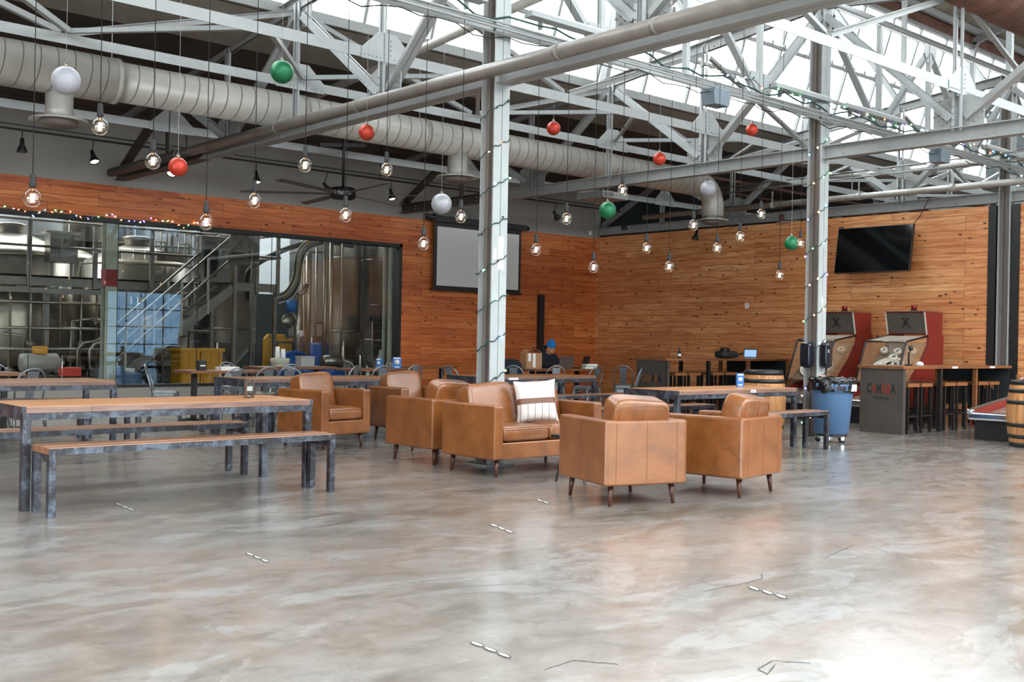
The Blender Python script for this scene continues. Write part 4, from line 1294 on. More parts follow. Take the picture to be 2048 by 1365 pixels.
Y = 21.35
P = [atY(x, y, Y) for x, y in ((497, 600), (492, 560), (505, 535), (550, 508), (600, 490), (650, 484), (705, 492))]
o = MB().tube(arc(P), .06, 10).build('black_hose', 'rubber'); tag(o, 'thick black hose arching over the landing toward the pale post', 'hose')
Y = 21.15
P = [atY(x, y, Y) for x, y in ((549, 598), (575, 588), (592, 560), (596, 530), (602, 505), (618, 488), (640, 482))]
t = thing('hose_tray', 'clear curved cable tray carrying thin hoses down beside the pale tank', 'hose tray', P[2])
A = arc(P)
for dz in (0,):
    mb = MB()
    for off, r_ in ((0, .03),):
        pass
    for i in range(len(A) - 1): mb.bar(A[i], A[i + 1], .2, .02, (0, 1, 0))
    W(mb, 'tray', 'hoseyellow', t)
for k in range(5):
    q = [v + Vector((-.1 + k * .045, -.05 - .02 * (k % 2), .03 - .03 * k)) for v in A]
    W(MB().tube(q, .018, 6), 'thin_hose', ('jacket', 'hoseyellow', 'stainless', 'rubber', 'white')[k], t)
q = [v + Vector((0, -.1, .1)) for v in A[-16:]]
W(MB().tube(q[4:14], .03, 6), 'yellow_sleeve', 'yellow', t)
# jackets and gear on the landing rail
p = atY(476, 505, LY0)
t = thing('hung_jacket', 'olive work jacket hung over the landing rail', 'jacket', (p.x, LY0 - .08, ZD + .35))
mb = MB()
prof = [(.25, 0, .05), (.3, .1, .1), (.28, .35, .13), (.26, .55, .12), (.2, .7, .1), (.1, .8, .06)]
for i, (hw, z, d) in enumerate(prof): pass
mb.lathe([(.01, 0), (.24, .02), (.27, .2), (.25, .45), (.2, .65), (.08, .78), (.01, .8)], (0, 0, 0), 14, Matrix.Diagonal((1, .45, 1, 1)))
mb.build('jacket_body', 'jacket', t)
MB().tube([(.2, -.02, .62), (.34, -.02, .4), (.36, -.02, .1)], [.09, .08, .06], 10).build('sleeve', 'jacket', t)
MB().lathe([(.02, 0), (.16, .03), (.17, .1), (.05, .16)], (-.08, 0, .74), 12).build('hood', 'jacket', t)
t = thing('panel_cabinet', 'dark control cabinet standing on the landing behind the jacket', 'cabinet', (p.x - .2, LY0 + .5, ZD))
MB().b(-.35, .3, 0, .3, 0, .95).build('casing', 'stainless_dk', t, bevel=.01)
MB().b(-.28, -.02, -.01, 0, .1, .85).build('door', 'black', t)
MB().b(.02, .26, -.012, 0, .3, .8).build('panel', 'paint', t)
# right end: monitor on a stand with papers
p = atY(768, 640, 20.2)
t = thing('equipment_stand', 'tall thin frame holding a dark speaker box and white binder behind the window', 'stand', (p.x, 20.2, 0))
for sx in (-.3, .3): MB().tube([(sx, 0, 0), (sx, 0, 1.65)], .02, 8).build('upright', 'stainless_dk', t)
for z in (.5, 1.1, 1.65): MB().b(-.32, .32, -.2, .2, z - .01, z + .01).build('shelf', 'stainless_dk', t)
MB().b(-.28, .25, -.18, .18, 1.66, 2.05).build('speaker_box', 'black', t, bevel=.03)
MB().b(-.22, .12, -.22, -.16, .52, 1.02).build('binder', 'paper', t, bevel=.01)
MB().bar((.3, -.1, .2), (-.1, -.1, 1.0), .02, .02).build('strut', 'stainless', t)
# white drums, the blue light they reflect put into their colour
for px_, Y, r_, h_, lb, m_ in ((222, 19.9, .24, .62, 'pale blue drum behind the window left of the stair foot', 'binblue'), (255, 20.0, .26, .5, 'pale blue drum behind the window beside the stair foot', 'binblue')):
    p = atY(px_, 760, Y)
    t = thing('pale_drum', lb, 'drum', (p.x, Y, 0))
    MB().lathe([(r_ * .9, 0), (r_, .05), (r_, h_ * .5), (r_ * 1.04, h_ * .52), (r_, h_ * .54), (r_, h_), (r_ * .8, h_ + .05), (.01, h_ + .05)], (0, 0, 0), 28).build('drum_body', m_, t)
    MB().lathe([(r_ * .5, h_ + .05), (r_ * .5, h_ + .12), (.01, h_ + .13)], (0, 0, 0), 20).build('lid', 'paper', t)
p = atY(140, 750, 19.5)
t = thing('red_toolbox', 'small red box on a stand at the foot of the red banded post', 'box', (p.x, 19.5, 0))
MB().b(-.17, .17, -.1, .1, .5, .66).build('box_body', 'redplastic', t, bevel=.01)
MB().b(-.2, .2, -.12, .12, 0, .5).build('stand', 'darkwall', t)

# ================================================================== seating
def superbox(mb_, c, dims, e1=.35, e2=.3, nu=36, nv=20, mtx=None, puff=0.0):
    """soft rounded cushion"""
    def sp(v, e): return (abs(v) ** e) * (1 if v >= 0 else -1)
    vs = []; fs = []
    for i in range(nv + 1):
        ph = -pi / 2 + pi * i / nv
        for k in range(nu):
            th = 2 * pi * k / nu
            x = sp(cos(ph), e1) * sp(cos(th), e2); y = sp(cos(ph), e1) * sp(sin(th), e2); z = sp(sin(ph), e1)
            vs.append((x * dims[0] / 2, y * dims[1] / 2, z * dims[2] / 2))
    for i in range(nv):
        for k in range(nu):
            fs.append((i * nu + k, i * nu + (k + 1) % nu, (i + 1) * nu + (k + 1) % nu, (i + 1) * nu + k))
    m = Matrix.Translation(c)
    if mtx: m = m @ mtx
    return mb_.add(vs, fs, True, m)


def armchair(label, loc, rz, w=.76, nseat=1, group='tan leather armchairs', cat='armchair', name='leather_armchair'):
    """front faces -y"""
    d = .8; za, zt = .165, .68; at_ = .115
    t = thing(name, label, cat, (loc[0], loc[1], 0), rz, group)
    for s_ in (-1, 1):
        a = MB().b(s_ * w / 2, s_ * (w / 2 - at_), -d / 2, d / 2, za, zt).build('arm', 'leather', t, bevel=.022, seg=3)
        xo = s_ * (w / 2 + .0006)
        MB().b(xo - .001, xo + .001, .0, .004, za + .02, zt - .01).build('seam', 'seam', a)
    bk = MB().b(-w / 2 + .015, w / 2 - .015, d / 2 - .11, d / 2 + .002, za, zt - .004).build('back_panel', 'leather', t, bevel=.018, seg=3)
    for x in ([-w / 2 + .1, 0, w / 2 - .1] if nseat == 1 else [-w / 2 + .1, -.3, .3, w / 2 - .1]):
        MB().b(x - .002, x + .002, d / 2 + .001, d / 2 + .0035, za + .015, zt - .02).build('seam', 'seam', bk)
    MB().b(-w / 2 + at_ - .01, w / 2 - at_ + .01, -d / 2 + .012, d / 2 - .1, za, .325).build('seat_rail', 'leather', t, bevel=.012)
    iw = (w - 2 * at_) / nseat
    for k in range(nseat):
        cx = -w / 2 + at_ + iw * (k + .5)
        sc = superbox(MB(), (cx, -.1, .40), (iw - .004, .6, .165), .42, .16, 48, 20).build('seat_cushion', 'leather', t)
        zz = .40
        A = [(cx + sx * (iw / 2 - .02), -.395 + .0, zz + .045) for sx in (-1, 1)]
        tl = Matrix.Rotation(RAD(-14), 4, 'X')
        b = MB()
        superbox(b, (0, 0, 0), (iw - .002, .21, .47), .34, .2, 48, 24)
        for i, v in enumerate(b.v):       # a little sag and crown
            x, y, z = v
            z += .006 * (1 - (2 * x / iw) ** 2) * (1 if z > 0 else 0) + (.008 * sin(9 * x + k)) * (1 if z > 0 else 0)
            y *= 1 + .12 * (1 - (2 * x / iw) ** 2)
            b.v[i] = (x, y, z)
        mm = Matrix.Translation((cx, .2, .622)) @ tl
        b.v = [tuple(mm @ Vector(v)) for v in b.v]
        bc = b.build('back_cushion', 'leather', t)
        s3 = MB()
        hw = iw / 2 - .045
        P = [(-hw, .107, -.1), (-hw, .107, .16), (-hw + .03, .105, .19), (0, .112, .2), (hw - .03, .105, .19), (hw, .107, .16), (hw, .107, -.1)]
        s3.tube([tuple(mm @ Vector(p)) for p in P], .0028, 5)
        s3.tube([tuple(mm @ Vector(p)) for p in ((0, .119, -.1), (0, .119, .14), (0, .108, .2), (0, .07, .243))], .0028, 5)
        P = [(-hw, -.106, -.1), (-hw, -.106, .16), (-hw + .03, -.104, .19), (0, -.11, .205), (hw - .03, -.104, .19), (hw, -.106, .16), (hw, -.106, -.1)]
        s3.tube([tuple(mm @ Vector(p)) for p in P], .0022, 5)
        s3.build('piping', 'seam', bc)
        MB().tube([(cx - iw / 2 + .03, -.398, .445), (cx, -.402, .447), (cx + iw / 2 - .03, -.398, .445)], .003, 5).build('piping', 'seam', sc)
    for sx in (-1, 1):
        for sy in (-1, 1):
            MB().tube([(sx * (w / 2 - .1), sy * (d / 2 - .08), .17), (sx * (w / 2 - .085), sy * (d / 2 - .065), 0)], [.026, .0135], 14).build('leg', 'walnut', t)
    return t


armchair('tan leather armchair with its pale glossy back turned squarely to the camera', (6.60, 6.05), RAD(180 - 17.0))
armchair('tan leather armchair right of the pale-backed one, its left side to the camera', (7.72, 5.88), RAD(180 + 9.0))
armchair('tan leather armchair facing the camera at the far left of the seating group', (6.79, 10.98), RAD(10))
armchair('tan leather armchair facing the camera, right of the far left one and mostly hidden', (8.16, 11.15), RAD(-3))
armchair('tan leather armchair directly behind the loveseat, its left side panel in view', (7.02, 9.1), RAD(181.5))
armchair('tan leather two-seat sofa with the striped pillow, standing at the column foot', (7.27, 8.0), RAD(0.5), 1.46, 2, None, 'sofa', 'leather_loveseat')

# pillow
t = thing('throw_pillow', 'white cotton pillow with a brown leather band and striped lower half', 'pillow', (7.27, 7.82, .478))
def pill(zlo, zhi, off, mat, nm_):
    mb_ = MB(); n = 22; vs = []; fs = []
    W_, H_ = .43, .43
    m = int(n * (zhi - zlo)) + 2
    for side in (-1, 1):
        for i in range(m + 1):
            v = zlo + (zhi - zlo) * i / m
            for k in range(n + 1):
                u = k / n
                q = max(0, (1 - (2 * u - 1) ** 4)) * max(0, (1 - (2 * v - 1) ** 4))
                bow = .02 * (1 - abs(2 * u - 1) ** 2); bow2 = .02 * (1 - abs(2 * v - 1) ** 2)
                x = (u - .5) * (W_ - 2 * bow2 * 1); z = v * H_ + (bow if v < .5 else -bow) * abs(2 * v - 1)
                vs.append((x, side * (q ** .45 * .07 + off), z))
    N = (m + 1) * (n + 1)
    for s_ in range(2):
        for i in range(m):
            for k in range(n):
                a = s_ * N + i * (n + 1) + k
                f = (a, a + 1, a + n + 2, a + n + 1)
                fs.append(f if s_ == 0 else tuple(reversed(f)))
    mb_.add(vs, fs, True)
    mm = Matrix.Rotation(RAD(-12), 4, 'X') @ Matrix.Rotation(RAD(-4), 4, 'Y')
    mb_.v = [tuple(mm @ Vector(v)) for v in mb_.v]
    return mb_.build(nm_, mat, t)
pill(.0, .42, 0, 'stripe', 'striped_half'); pill(.42, .56, .002, 'brownband', 'leather_band'); pill(.56, 1.0, 0, 'cushionwhite', 'plain_half')
t.location = (7.34, 7.86, .478); t.rotation_euler = (0, 0, RAD(-32))


def hairpin_table(label, loc, rz, w=.5, d=.5, h=.44):
    t = thing('side_table', label, 'side table', (loc[0], loc[1], 0), rz, 'small hairpin tables')
    MB().b(-w / 2, w / 2, -d / 2, d / 2, h - .03, h).build('table_top', 'black', t, bevel=.004)
    for sx in (-1, 1):
        for sy in (-1, 1):
            x, y = sx * (w / 2 - .04), sy * (d / 2 - .04)
            MB().tube([(x - sx * .09, y, h - .03), (x - .0 * sx, y + sy * .005, .012), (x, y + sy * .02, .006), (x, y - sy * .01 + .0, .012), (x, y - sy * .09, h - .03)], .0055, 6).build('hairpin_leg', 'black', t)
    return t


hairpin_table('small black hairpin table between the loveseat and the armchair with its back turned', (7.06, 6.95), RAD(5), .42, .42)
hairpin_table('small black hairpin table among the far armchairs, only its leg tips in view', (7.55, 9.75), RAD(10), .5, .5)


# ------------------------------------------------------------------ communal tables and benches
def comm_table(label, x0, y0, L=2.38, D=.82, h=.75, darkend=True):
    t = thing('communal_table', label, 'table', (x0 + L / 2, y0 + D / 2, 0), 0, 'long communal tables')
    hl, hd = L / 2, D / 2
    MB().b(-hl, hl, -hd, hd, h - .045, h).build('table_top', 'table', t, bevel=.003)
    for s_ in (-1, 1): MB().b(-hl + .03, hl - .03, s_ * (hd - .002), s_ * (hd + .0025), h - .045, h - .002).build('edge_board', 'edgewood', t)
    fr = MB()
    for s_ in (-1, 1):
        fr.b(-hl, hl, s_ * hd, s_ * (hd - .045), h - .098, h - .047)
        fr.b(s_ * (hl - .001), s_ * (hl - .045), -hd + .046, hd - .046, h - .098, h - .047)
        fr.b(s_ * (hl + .004), s_ * (hl + .0005), -hd + .031, hd - .031, h - .097, h + .001)
    fr.build('frame', 'rawsteel', t)
    for sx in (-1, 1):
        for sy in (-1, 1):
            MB().b(sx * hl, sx * (hl - .06), sy * hd, sy * (hd - .06), 0, h - .099).build('leg', 'rawsteel', t, bevel=.003)
            MB().b(sx * (hl + .005), sx * (hl - .025), sy * (hd + .003), sy * (hd - .03), h - .05, h + .002).build('corner_cap', 'rawsteel', t)
    return t


def bench(label, x0, y0, L=2.32, D=.36, h=.485):
    t = thing('bench', label, 'bench', (x0 + L / 2, y0 + D / 2, 0), 0, 'steel and wood benches')
    hl, hd = L / 2, D / 2
    st = MB()
    for k in range(3):
        y = -hd + .008 + k * (D - .016) / 3
        st.b(-hl, hl, y + .002, y + (D - .016) / 3 - .002, h - .05, h + .003 * (k % 2))
    st.build('seat_boards', 'bench', t, bevel=.003)
    fr = MB()
    for s_ in (-1, 1):
        fr.b(-hl, hl, s_ * hd, s_ * (hd - .006), h - .052, h - .006)
        fr.b(s_ * (hl - .002), s_ * (hl - .05), -hd + .053, hd - .053, h - .1, h - .0535)
    fr.build('frame', 'rawsteel', t)
    for sx in (-1, 1):
        for sy in (-1, 1):
            MB().b(sx * hl, sx * (hl - .052), sy * hd, sy * (hd - .052), 0, h - .0535).build('leg', 'rawsteel', t, bevel=.003)
    return t


comm_table('long wood-topped communal table at front left, nearest the camera', 2.5, 8.08)
bench('long bench in front of the nearest communal table at front left', 2.56, 7.70)
bench('long bench behind the nearest communal table at front left', 2.5, 9.1)
comm_table('long wood-topped communal table behind the front left one', 2.36, 12.05, D=.9)
bench('bench in front of the second communal table at the left, behind the front one', 2.5, 11.55)
bench('bench behind the second communal table at the left', 2.55, 13.15)
comm_table('long communal table with a black end behind the far left armchair', 6.34, 12.08, D=.84)
bench('bench in front of the black-ended communal table behind the far left armchair', 6.4, 11.55)
bench('bench behind the black-ended communal table behind the far left armchair', 6.4, 13.1)
comm_table('long communal table behind the column foot in front of the person', 10.05, 11.95, D=.84)
bench('bench in front of the table behind the column foot', 10.35, 11.42)
comm_table('long communal table right of the group, a blue carton on it', 9.52, 7.88, D=.82)
bench('bench in front of the right communal table, its end beside the trash can', 9.6, 7.42)
bench('bench behind the right communal table, glimpsed under its top', 9.3, 8.95)


# ------------------------------------------------------------------ metal chairs
def metal_chair(label, loc, rz):
    """sits facing -y"""
    t = thing('metal_chair', label, 'chair', (loc[0], loc[1], 0), rz, 'grey metal cafe chairs')
    sb = superbox(MB(), (0, 0, .445), (.37, .37, .03), .3, .3, 28, 8).b(-.17, .17, -.178, -.172, .39, .44).b(-.17, .17, .172, .178, .39, .44).b(-.178, -.172, -.17, .17, .39, .44).b(.172, .178, -.17, .17, .39, .44)
    sb.build('seat', 'galv', t)
    for sx in (-1, 1):
        for sy in (-1, 1):
            a = Vector((sx * .155, sy * .155, .43)); b = Vector((sx * .215, sy * .225, 0))
            mb_ = MB()
            mb_.tube([a + Vector((0, 0, 0)), b], [.034, .014], 8)
            mb_.build('leg', 'galv', t)
    ar = MB()
    for rot in range(4):
        P = []
        for k in range(9):
            u = -1 + 2 * k / 8
            P.append(Vector((u * .17, -.178, .36 - .11 * abs(u) ** 2.2)))
        m = Matrix.Rotation(rot * pi / 2, 3, 'Z')
        ar.tube([m @ p for p in P], .012, 6)
    ar.build('apron', 'galv', t)
    P = []
    for k in range(17):
        a = pi * k / 16
        P.append((cos(a) * .185, .2 + .085 * sin(a) ** .8, .60 + .235 * sin(a) ** .75))
    P = [(.175, .16, .44), (.185, .19, .56)] + P[1:-1] + [(-.185, .19, .56), (-.175, .16, .44)]
    MB().tube(P, .0115, 8).build('back_hoop', 'galv', t)
    MB().add([(-.045, .165, .44), (.045, .165, .44), (.075, .272, .80), (-.075, .272, .80), (-.045, .172, .44), (.045, .172, .44), (.075, .28, .80), (-.075, .28, .80)],
             [(0, 1, 2, 3), (7, 6, 5, 4), (0, 4, 5, 1), (1, 5, 6, 2), (2, 6, 7, 3), (3, 7, 4, 0)]).build('back_splat', 'galv', t)
    return t


CH_ = [((4.42, 15.75), 180, 'grey metal chair behind the bistro table at the far left window edge'),
       ((4.3, 13.95), 190, 'grey metal chair tucked behind the second communal table at far left'),
       ((6.62, 15.05), 62, 'grey metal chair standing alone side-on below the window, its seat in full view'),
       ((6.95, 13.75), 180, 'grey metal chair with its back to the camera beside the black table end'),
       ((7.75, 14.3), 178, 'grey metal chair just behind and right of the one at the black table end'),
       ((8.35, 16.2), 10, 'grey metal chair on the far side of the bistro table below the yellow tubs'),
       ((8.0, 13.9), 150, 'grey metal chair turned left behind the black-ended communal table'),
       ((8.9, 15.6), 172, 'grey metal chair with a straight back to the camera just left of the cup caddy'),
       ((9.35, 14.6), 205, 'grey metal chair turned between the two far armchairs'),
       ((11.1, 16.7), 90, 'grey metal chair side-on at the foot of the rust-spotted post'),
       ((10.05, 14.75), 180, 'grey metal chair with its back to the camera left of the blue cartons'),
       ((10.95, 15.1), 185, 'grey metal chair directly in front of the blue cartons'),
       ((12.75, 17.75), 5, 'grey metal chair against the pine wall just right of the window'),
       ((11.65, 14.5), 100, 'grey metal chair seen edge-on above the sofa back cushions'),
       ((12.35, 15.0), -100, 'grey metal chair seen edge-on facing its twin above the sofa cushions'),
       ((13.05, 14.6), 130, 'grey metal chair with a dark jacket over it right of the column foot'),
       ((13.85, 14.45), 150, 'grey metal chair turned away in front of the seated person'),
       ((14.55, 14.25), 182, 'grey metal chair with its back to the camera in front of the black laptop'),
       ((15.75, 14.4), 128, 'grey metal chair turned side-on at the right end of the person\'s table'),
       ((14.5, 13.2), 215, 'grey metal chair standing just left of the far bar end panel')]
ch0 = None
for (p, a, lb) in CH_:
    if ch0 is None: ch0 = metal_chair(lb, p, RAD(a))
    else: dup(ch0, (p[0], p[1], 0), RAD(a), lb)
o = superbox(MB(), (0, 0, 0), (.5, .22, .5), .7, .6, 24, 12).build('jacket', 'hoodie'); o.location = (13.12, 14.86, .70); o.rotation_euler = (0, 0, RAD(130 - 180))
tag(o, 'black jacket draped over a metal chair right of the column foot', 'jacket')


def bistro(label, x, y, w=.7, d=.7, top='bartop'):
    t = thing('bistro_table', label, 'table', (x, y, 0), 0, 'brown topped bistro tables')
    MB().b(-w / 2, w / 2, -d / 2, d / 2, .71, .75).build('table_top', top, t, bevel=.004)
    for sx in ((-1, 1) if w > 1 else (0,)):
        MB().b(sx * w * .35 - .035, sx * w * .35 + .035, -.035, .035, .03, .71).build('pedestal', 'black', t)
        MB().b(sx * w * .35 - .22, sx * w * .35 + .22, -.03, .03, 0, .03).b(sx * w * .35 - .03, sx * w * .35 + .03, -.22, .22, 0, .03).build('cross_foot', 'black', t)
    return t


bistro('brown bistro table below the window at the far left edge', 4.0, 14.95, 1.1)
bistro('brown bistro table below the window under the yellow tubs', 7.6, 15.25, 1.25, .6)
bistro('brown bistro table below the window carrying the pale cup caddy', 9.75, 16.9, 1.5, .7)
bistro('brown bistro table carrying the blue cartons, near the rust-spotted post', 10.75, 15.75, 1.2, .6)
bistro('brown bistro table against the pine wall right of the window', 12.75, 16.9, 1.1, .6)
bistro('brown wooden table where the person sits working', 14.72, 15.3, 1.75, .72)

# ------------------------------------------------------------------ bars with stools


def letters(txt, cols_, size, panel, x, yc, z, parent, mirror=False, gap=.083):
    n = len(txt)
    for i, c in enumerate(txt):
        y = yc + (n - 1) / 2 * gap - i * gap
        xs = .62
        text_on('letter', c, size, (x, y, z), (0, -1, 0), (0, 0, 1), cols_[i], parent, .0015, .006, xs)


def bar_table(label, x0, x1, y0, y1, orange=False):
    t = thing('bar_table', label, 'bar table', ((x0 + x1) / 2, (y0 + y1) / 2, 0), 0, 'high bar tables with steel end panels')
    W(MB().b(x0 - .04, x1 + .04, y0 - .03, y1 + .03, .975, 1.017), 'bar_top', 'bartop', t, bevel=.004)
    pn = W(MB().b(x0, x0 + .012, y0, y1, .0, .972).b(x0, x0 + .09, y0, y0 + .012, 0, .972), 'end_panel', 'barpanel', t)
    p2 = W(MB().b(x1 - .012, x1, y0, y1, .0, .972), 'far_panel', 'darkwall', t)
    for k in (1, 2):
        x = x0 + (x1 - x0) * k / 3
        for y in (y0 + .03, y1 - .03):
            W(MB().b(x - .03, x + .03, y - .03, y + .03, 0, .972), 'post', 'bartop' if k == 2 else 'black', t)
    W(MB().b(x0 + .05, x1 - .05, (y0 + y1) / 2 - .02, (y0 + y1) / 2 + .02, .2, .24), 'foot_rail', 'black', t)
    W(MB().b(x1 - 1.0, x1 - .012, y1 - .02, y1, .35, .972), 'back_panel', 'darkwall', t)
    yc = (y0 + y1) / 2
    # lettering is in the panel's own frame
    loc = Vector(t.location)
    col = ['lettersteel', 'letterred', 'lettersteel', 'letterred', 'letterred', 'lettersteel'] if not orange else ['letterorange'] * 3 + ['lettersteel', 'letterorange', 'lettersteel']
    n = 6; gap = .078
    txt = 'CAHABA'
    for i, c in enumerate(txt):
        y = yc + (n - 1) / 2 * gap - i * gap
        text_on('letter', c, .2, Vector((x0 - .002, y, .665 if not orange else .64)) - loc, (0, -1, 0), (0, 0, 1), col[i], pn, .0015, .004, .52)
    if not orange:
        text_on('small_letters', 'BREWING', .05, Vector((x0 - .002, yc, .525)) - loc, (0, -1, 0), (0, 0, 1), 'lettersteel', pn, .001, .001, .8, 1.5)
        W(MB().b(x0 - .003, x0, yc - .09, yc + .09, .478, .482), 'underline', 'lettersteel', pn)
        mb_ = text_mb('AHA', .19, .0015, .004, 0, .52)
        for xx in (0,):
            x_ = Vector((0, 1, 0)); y_ = Vector((0, 0, 1)); z_ = x_.cross(y_)
            m = Matrix((x_, y_, z_)).transposed().to_4x4(); m.translation = Vector((x1 - .016, yc, .66)) - loc
            mb_.v = [tuple(m @ Vector(v)) for v in mb_.v]; mb_.build('cut_letters', 'pine_y', p2)
    return t


bar_table('near high bar table with a grey lettered steel end panel, right of the trash can', 14.9, 18.45, 8.06, 8.76)
bar_table('far high bar table with a dark lettered end panel against the right pine wall', 14.9, 18.6, 12.6, 13.32, True)


def stool(label, x, y, grp):
    t = thing('bar_stool', label, 'bar stool', (x, y, 0), 0, grp)
    MB().b(-.17, .17, -.15, .15, .70, .755).build('seat', 'bartop', t, bevel=.004)
    for sx in (-1, 1):
        for sy in (-1, 1): MB().b(sx * .16, sx * .13, sy * .14, sy * .11, 0, .70).build('leg', 'black', t)
    MB().b(-.145, .145, -.14, -.12, .25, .27).b(-.145, .145, .12, .14, .25, .27).b(-.155, -.135, -.13, .13, .25, .27).b(.135, .155, -.13, .13, .25, .27).build('foot_ring', 'black', t)
    return t


s0 = None
ordn = ['first', 'second', 'third', 'fourth', 'fifth', 'sixth', 'seventh']
for bar_, y, xs_, txt in (('near', 8.22, [15.25, 15.66, 16.4, 16.8, 17.55, 17.95], 'near side of the near bar table'), ('near', 8.6, [15.3, 15.7, 16.45, 16.85, 17.6], 'far side of the near bar table'),
                          ('far', 12.78, [15.35, 15.75, 16.45, 16.86, 17.7], 'near side of the far bar table'), ('far', 13.16, [15.4, 15.8, 16.5, 16.9], 'far side of the far bar table')):
    for k, x in enumerate(xs_):
        lb = '%s black stool from the lettered panel, %s' % (ordn[k], txt)
        g = 'wood-seated stools under the %s bar table' % bar_
        if s0 is None: s0 = stool(lb, x, y, g)
        else: dup(s0, (x, y, 0), 0, lb, g)

# items on the bars and tables
t = thing('bottle', 'small dark bottle standing at the left end of the far bar table', 'bottle', (15.55, 12.85, 1.018))
MB().lathe([(.03, 0), (.032, .01), (.032, .11), (.012, .15), (.012, .2), (.01, .205)], (0, 0, 0), 14).build('bottle_body', 'rubber', t)
MB().lathe([(.033, .03), (.033, .08)], (0, 0, 0), 14).build('bottle_label', 'paper', t)
t = thing('camera_bag', 'black padded bag lying open on the far bar table', 'bag', (17.1, 12.95, 1.018))
superbox(MB(), (0, 0, .075), (.5, .3, .15), .5, .5, 28, 12).build('bag_body', 'rubber', t)
superbox(MB(), (-.12, -.05, .15), (.2, .16, .12), .6, .5, 20, 10).build('flap', 'black', t)
MB().tube([(.2, -.1, .06), (.35, -.12, .1), (.42, .02, .07), (.3, .12, .05)], .022, 8).build('strap', 'black', t)
t = thing('tablet', 'tilted tablet on a stand at the right end of the far bar table', 'tablet', (17.95, 13.0, 1.018), RAD(-60))
m = Matrix.Translation((0, 0, .1)) @ Matrix.Rotation(RAD(-25), 4, 'X')
q = MB().box((0, 0, 0), (.26, .012, .19), 0); q.v = [tuple(m @ Vector(v)) for v in q.v]; q.build('tablet_body', 'black', t)
q = MB().box((0, -.007, -.005), (.235, .002, .155), 0); q.v = [tuple(m @ Vector(v)) for v in q.v]; q.build('display', 'tablet', t)
MB().bar((0, .04, .12), (0, .1, .0), .08, .008).b(-.1, .1, -.03, .12, 0, .01).build('stand', 'paper', t)
o = MB().b(-.14, .14, -.09, .09, 0, .03).build('paper_notice', 'paper'); o.location = (16.3, 12.585, .985); o.scale = (1, .05, .8)
tag(o, 'small white sticker on the front edge of the far bar table', 'sticker')
for k, x in enumerate((16.45, 17.75)):
    o = MB().b(-.09, .09, -.001, .001, 0, .03).build('sticker', 'paper'); o.location = (x, 8.0285, .98)
    tag(o, ('left' if k == 0 else 'right') + ' white sticker on the front edge of the near bar table', 'sticker')
t = thing('cup_stack', 'small white cup upturned on the near bar table', 'cup', (15.65, 8.2, 1.018))
MB().lathe([(.05, 0), (.06, .01), (.05, .05), (.0, .07)], (0, 0, 0), 16).build('cup_body', 'cushionwhite', t)
t = thing('desk_fan', 'small dark gooseneck gadget standing on the near bar table', 'gadget', (15.5, 8.3, 1.018))
MB().tube([(0, 0, 0), (0, 0, .18), (0, -.03, .25)], .014, 8).b(-.05, .05, -.04, .04, 0, .02).build('stem', 'black', t)
superbox(MB(), (0, -.03, .27), (.07, .05, .08), .6, .6, 14, 8).build('head', 'black', t)


def menu_holder(label, x, y, z, rz, w=.09, h=.16):
    t = thing('menu_holder', label, 'menu holder', (x, y, z), rz)
    MB().b(-w / 2, w / 2, -.03, .03, 0, .004).b(-w / 2, w / 2, -.012, -.009, 0, h).b(-w / 2, w / 2, .009, .012, 0, h).build('acrylic_stand', 'clearplastic', t)
    MB().b(-w / 2 - .002, -w / 2 + .004, -.014, .014, 0, h).b(w / 2 - .004, w / 2 + .002, -.014, .014, 0, h).build('edge', 'stainless', t)
    MB().b(-w / 2 + .008, w / 2 - .008, -.004, .004, .06, .1).build('card', 'paper', t)
    return t


p = atZ(550, 796, .75); menu_holder('clear acrylic menu holder standing on the nearest communal table', 4.5, 8.5, .751, RAD(20))
t = thing('table_stand', 'thin wire number stand on the second communal table at left', 'table stand', (4.3, 12.55, .751))
MB().lathe([(.035, 0), (.035, .004), (.005, .008)], (0, 0, 0), 16).tube([(0, 0, 0), (0, 0, .27)], .004, 6).build('wire_stand', 'chrome', t)


def carton(label, x, y, z, rz, w=.13, h=.2, m_='bluebox'):
    t = thing('drink_carton', label, 'carton', (x, y, z), rz, 'blue printed cartons')
    MB().b(-w / 2, w / 2, -.03, .03, 0, h).build('card_box', m_, t)
    MB().lathe([(w * .3, 0), (w * .3, .001), (.001, .002)], (0, -.0305, h * .55), 20, Matrix.Rotation(pi / 2, 4, 'X')).build('round_emblem', 'paper', t)
    MB().b(-w * .4, w * .4, -.032, -.03, h * .84, h * .95).build('headline', 'logoblue', t)
    MB().b(-w * .3, w * .3, -.032, -.03, h * .08, h * .16).build('footline', 'logoblue', t)
    return t


carton('blue printed carton standing on the right communal table', 11.45, 8.45, .751, RAD(-40), .09, .17)
carton('larger blue printed carton on the bistro table near the rust-spotted post', 11.2, 15.7, .751, RAD(-35), .15, .2)
carton('slim blue printed carton on the bistro table, left of the larger one', 10.75, 15.6, .751, RAD(-60), .1, .18)
t = thing('cup_caddy', 'pale green caddy stacked with paper cups on a bistro table', 'cup caddy', (9.45, 16.75, .751))
MB().lathe([(.15, 0), (.155, .01), (.15, .06), (.165, .065), (.165, .09), (.17, .1), (.17, .14), (.15, .15), (.01, .15)], (0, 0, 0), 24).build('tray', 'brewcol', t)
for dx, h in ((-.05, .2), (.06, .16)): MB().lathe([(.045, .15), (.035, .15 + h), (.001, .15 + h)], (dx, 0, 0), 16).build('paper_cup', 'paper', t)
t = thing('sauce_bin', 'grey tub standing right of the pale cup caddy', 'tub', (9.95, 16.75, .751))
MB().b(-.14, .14, -.1, .1, 0, .17).build('tub_body', 'paint', t, bevel=.01); MB().b(-.15, .15, -.11, .11, .17, .185).build('rim', 'paint', t)
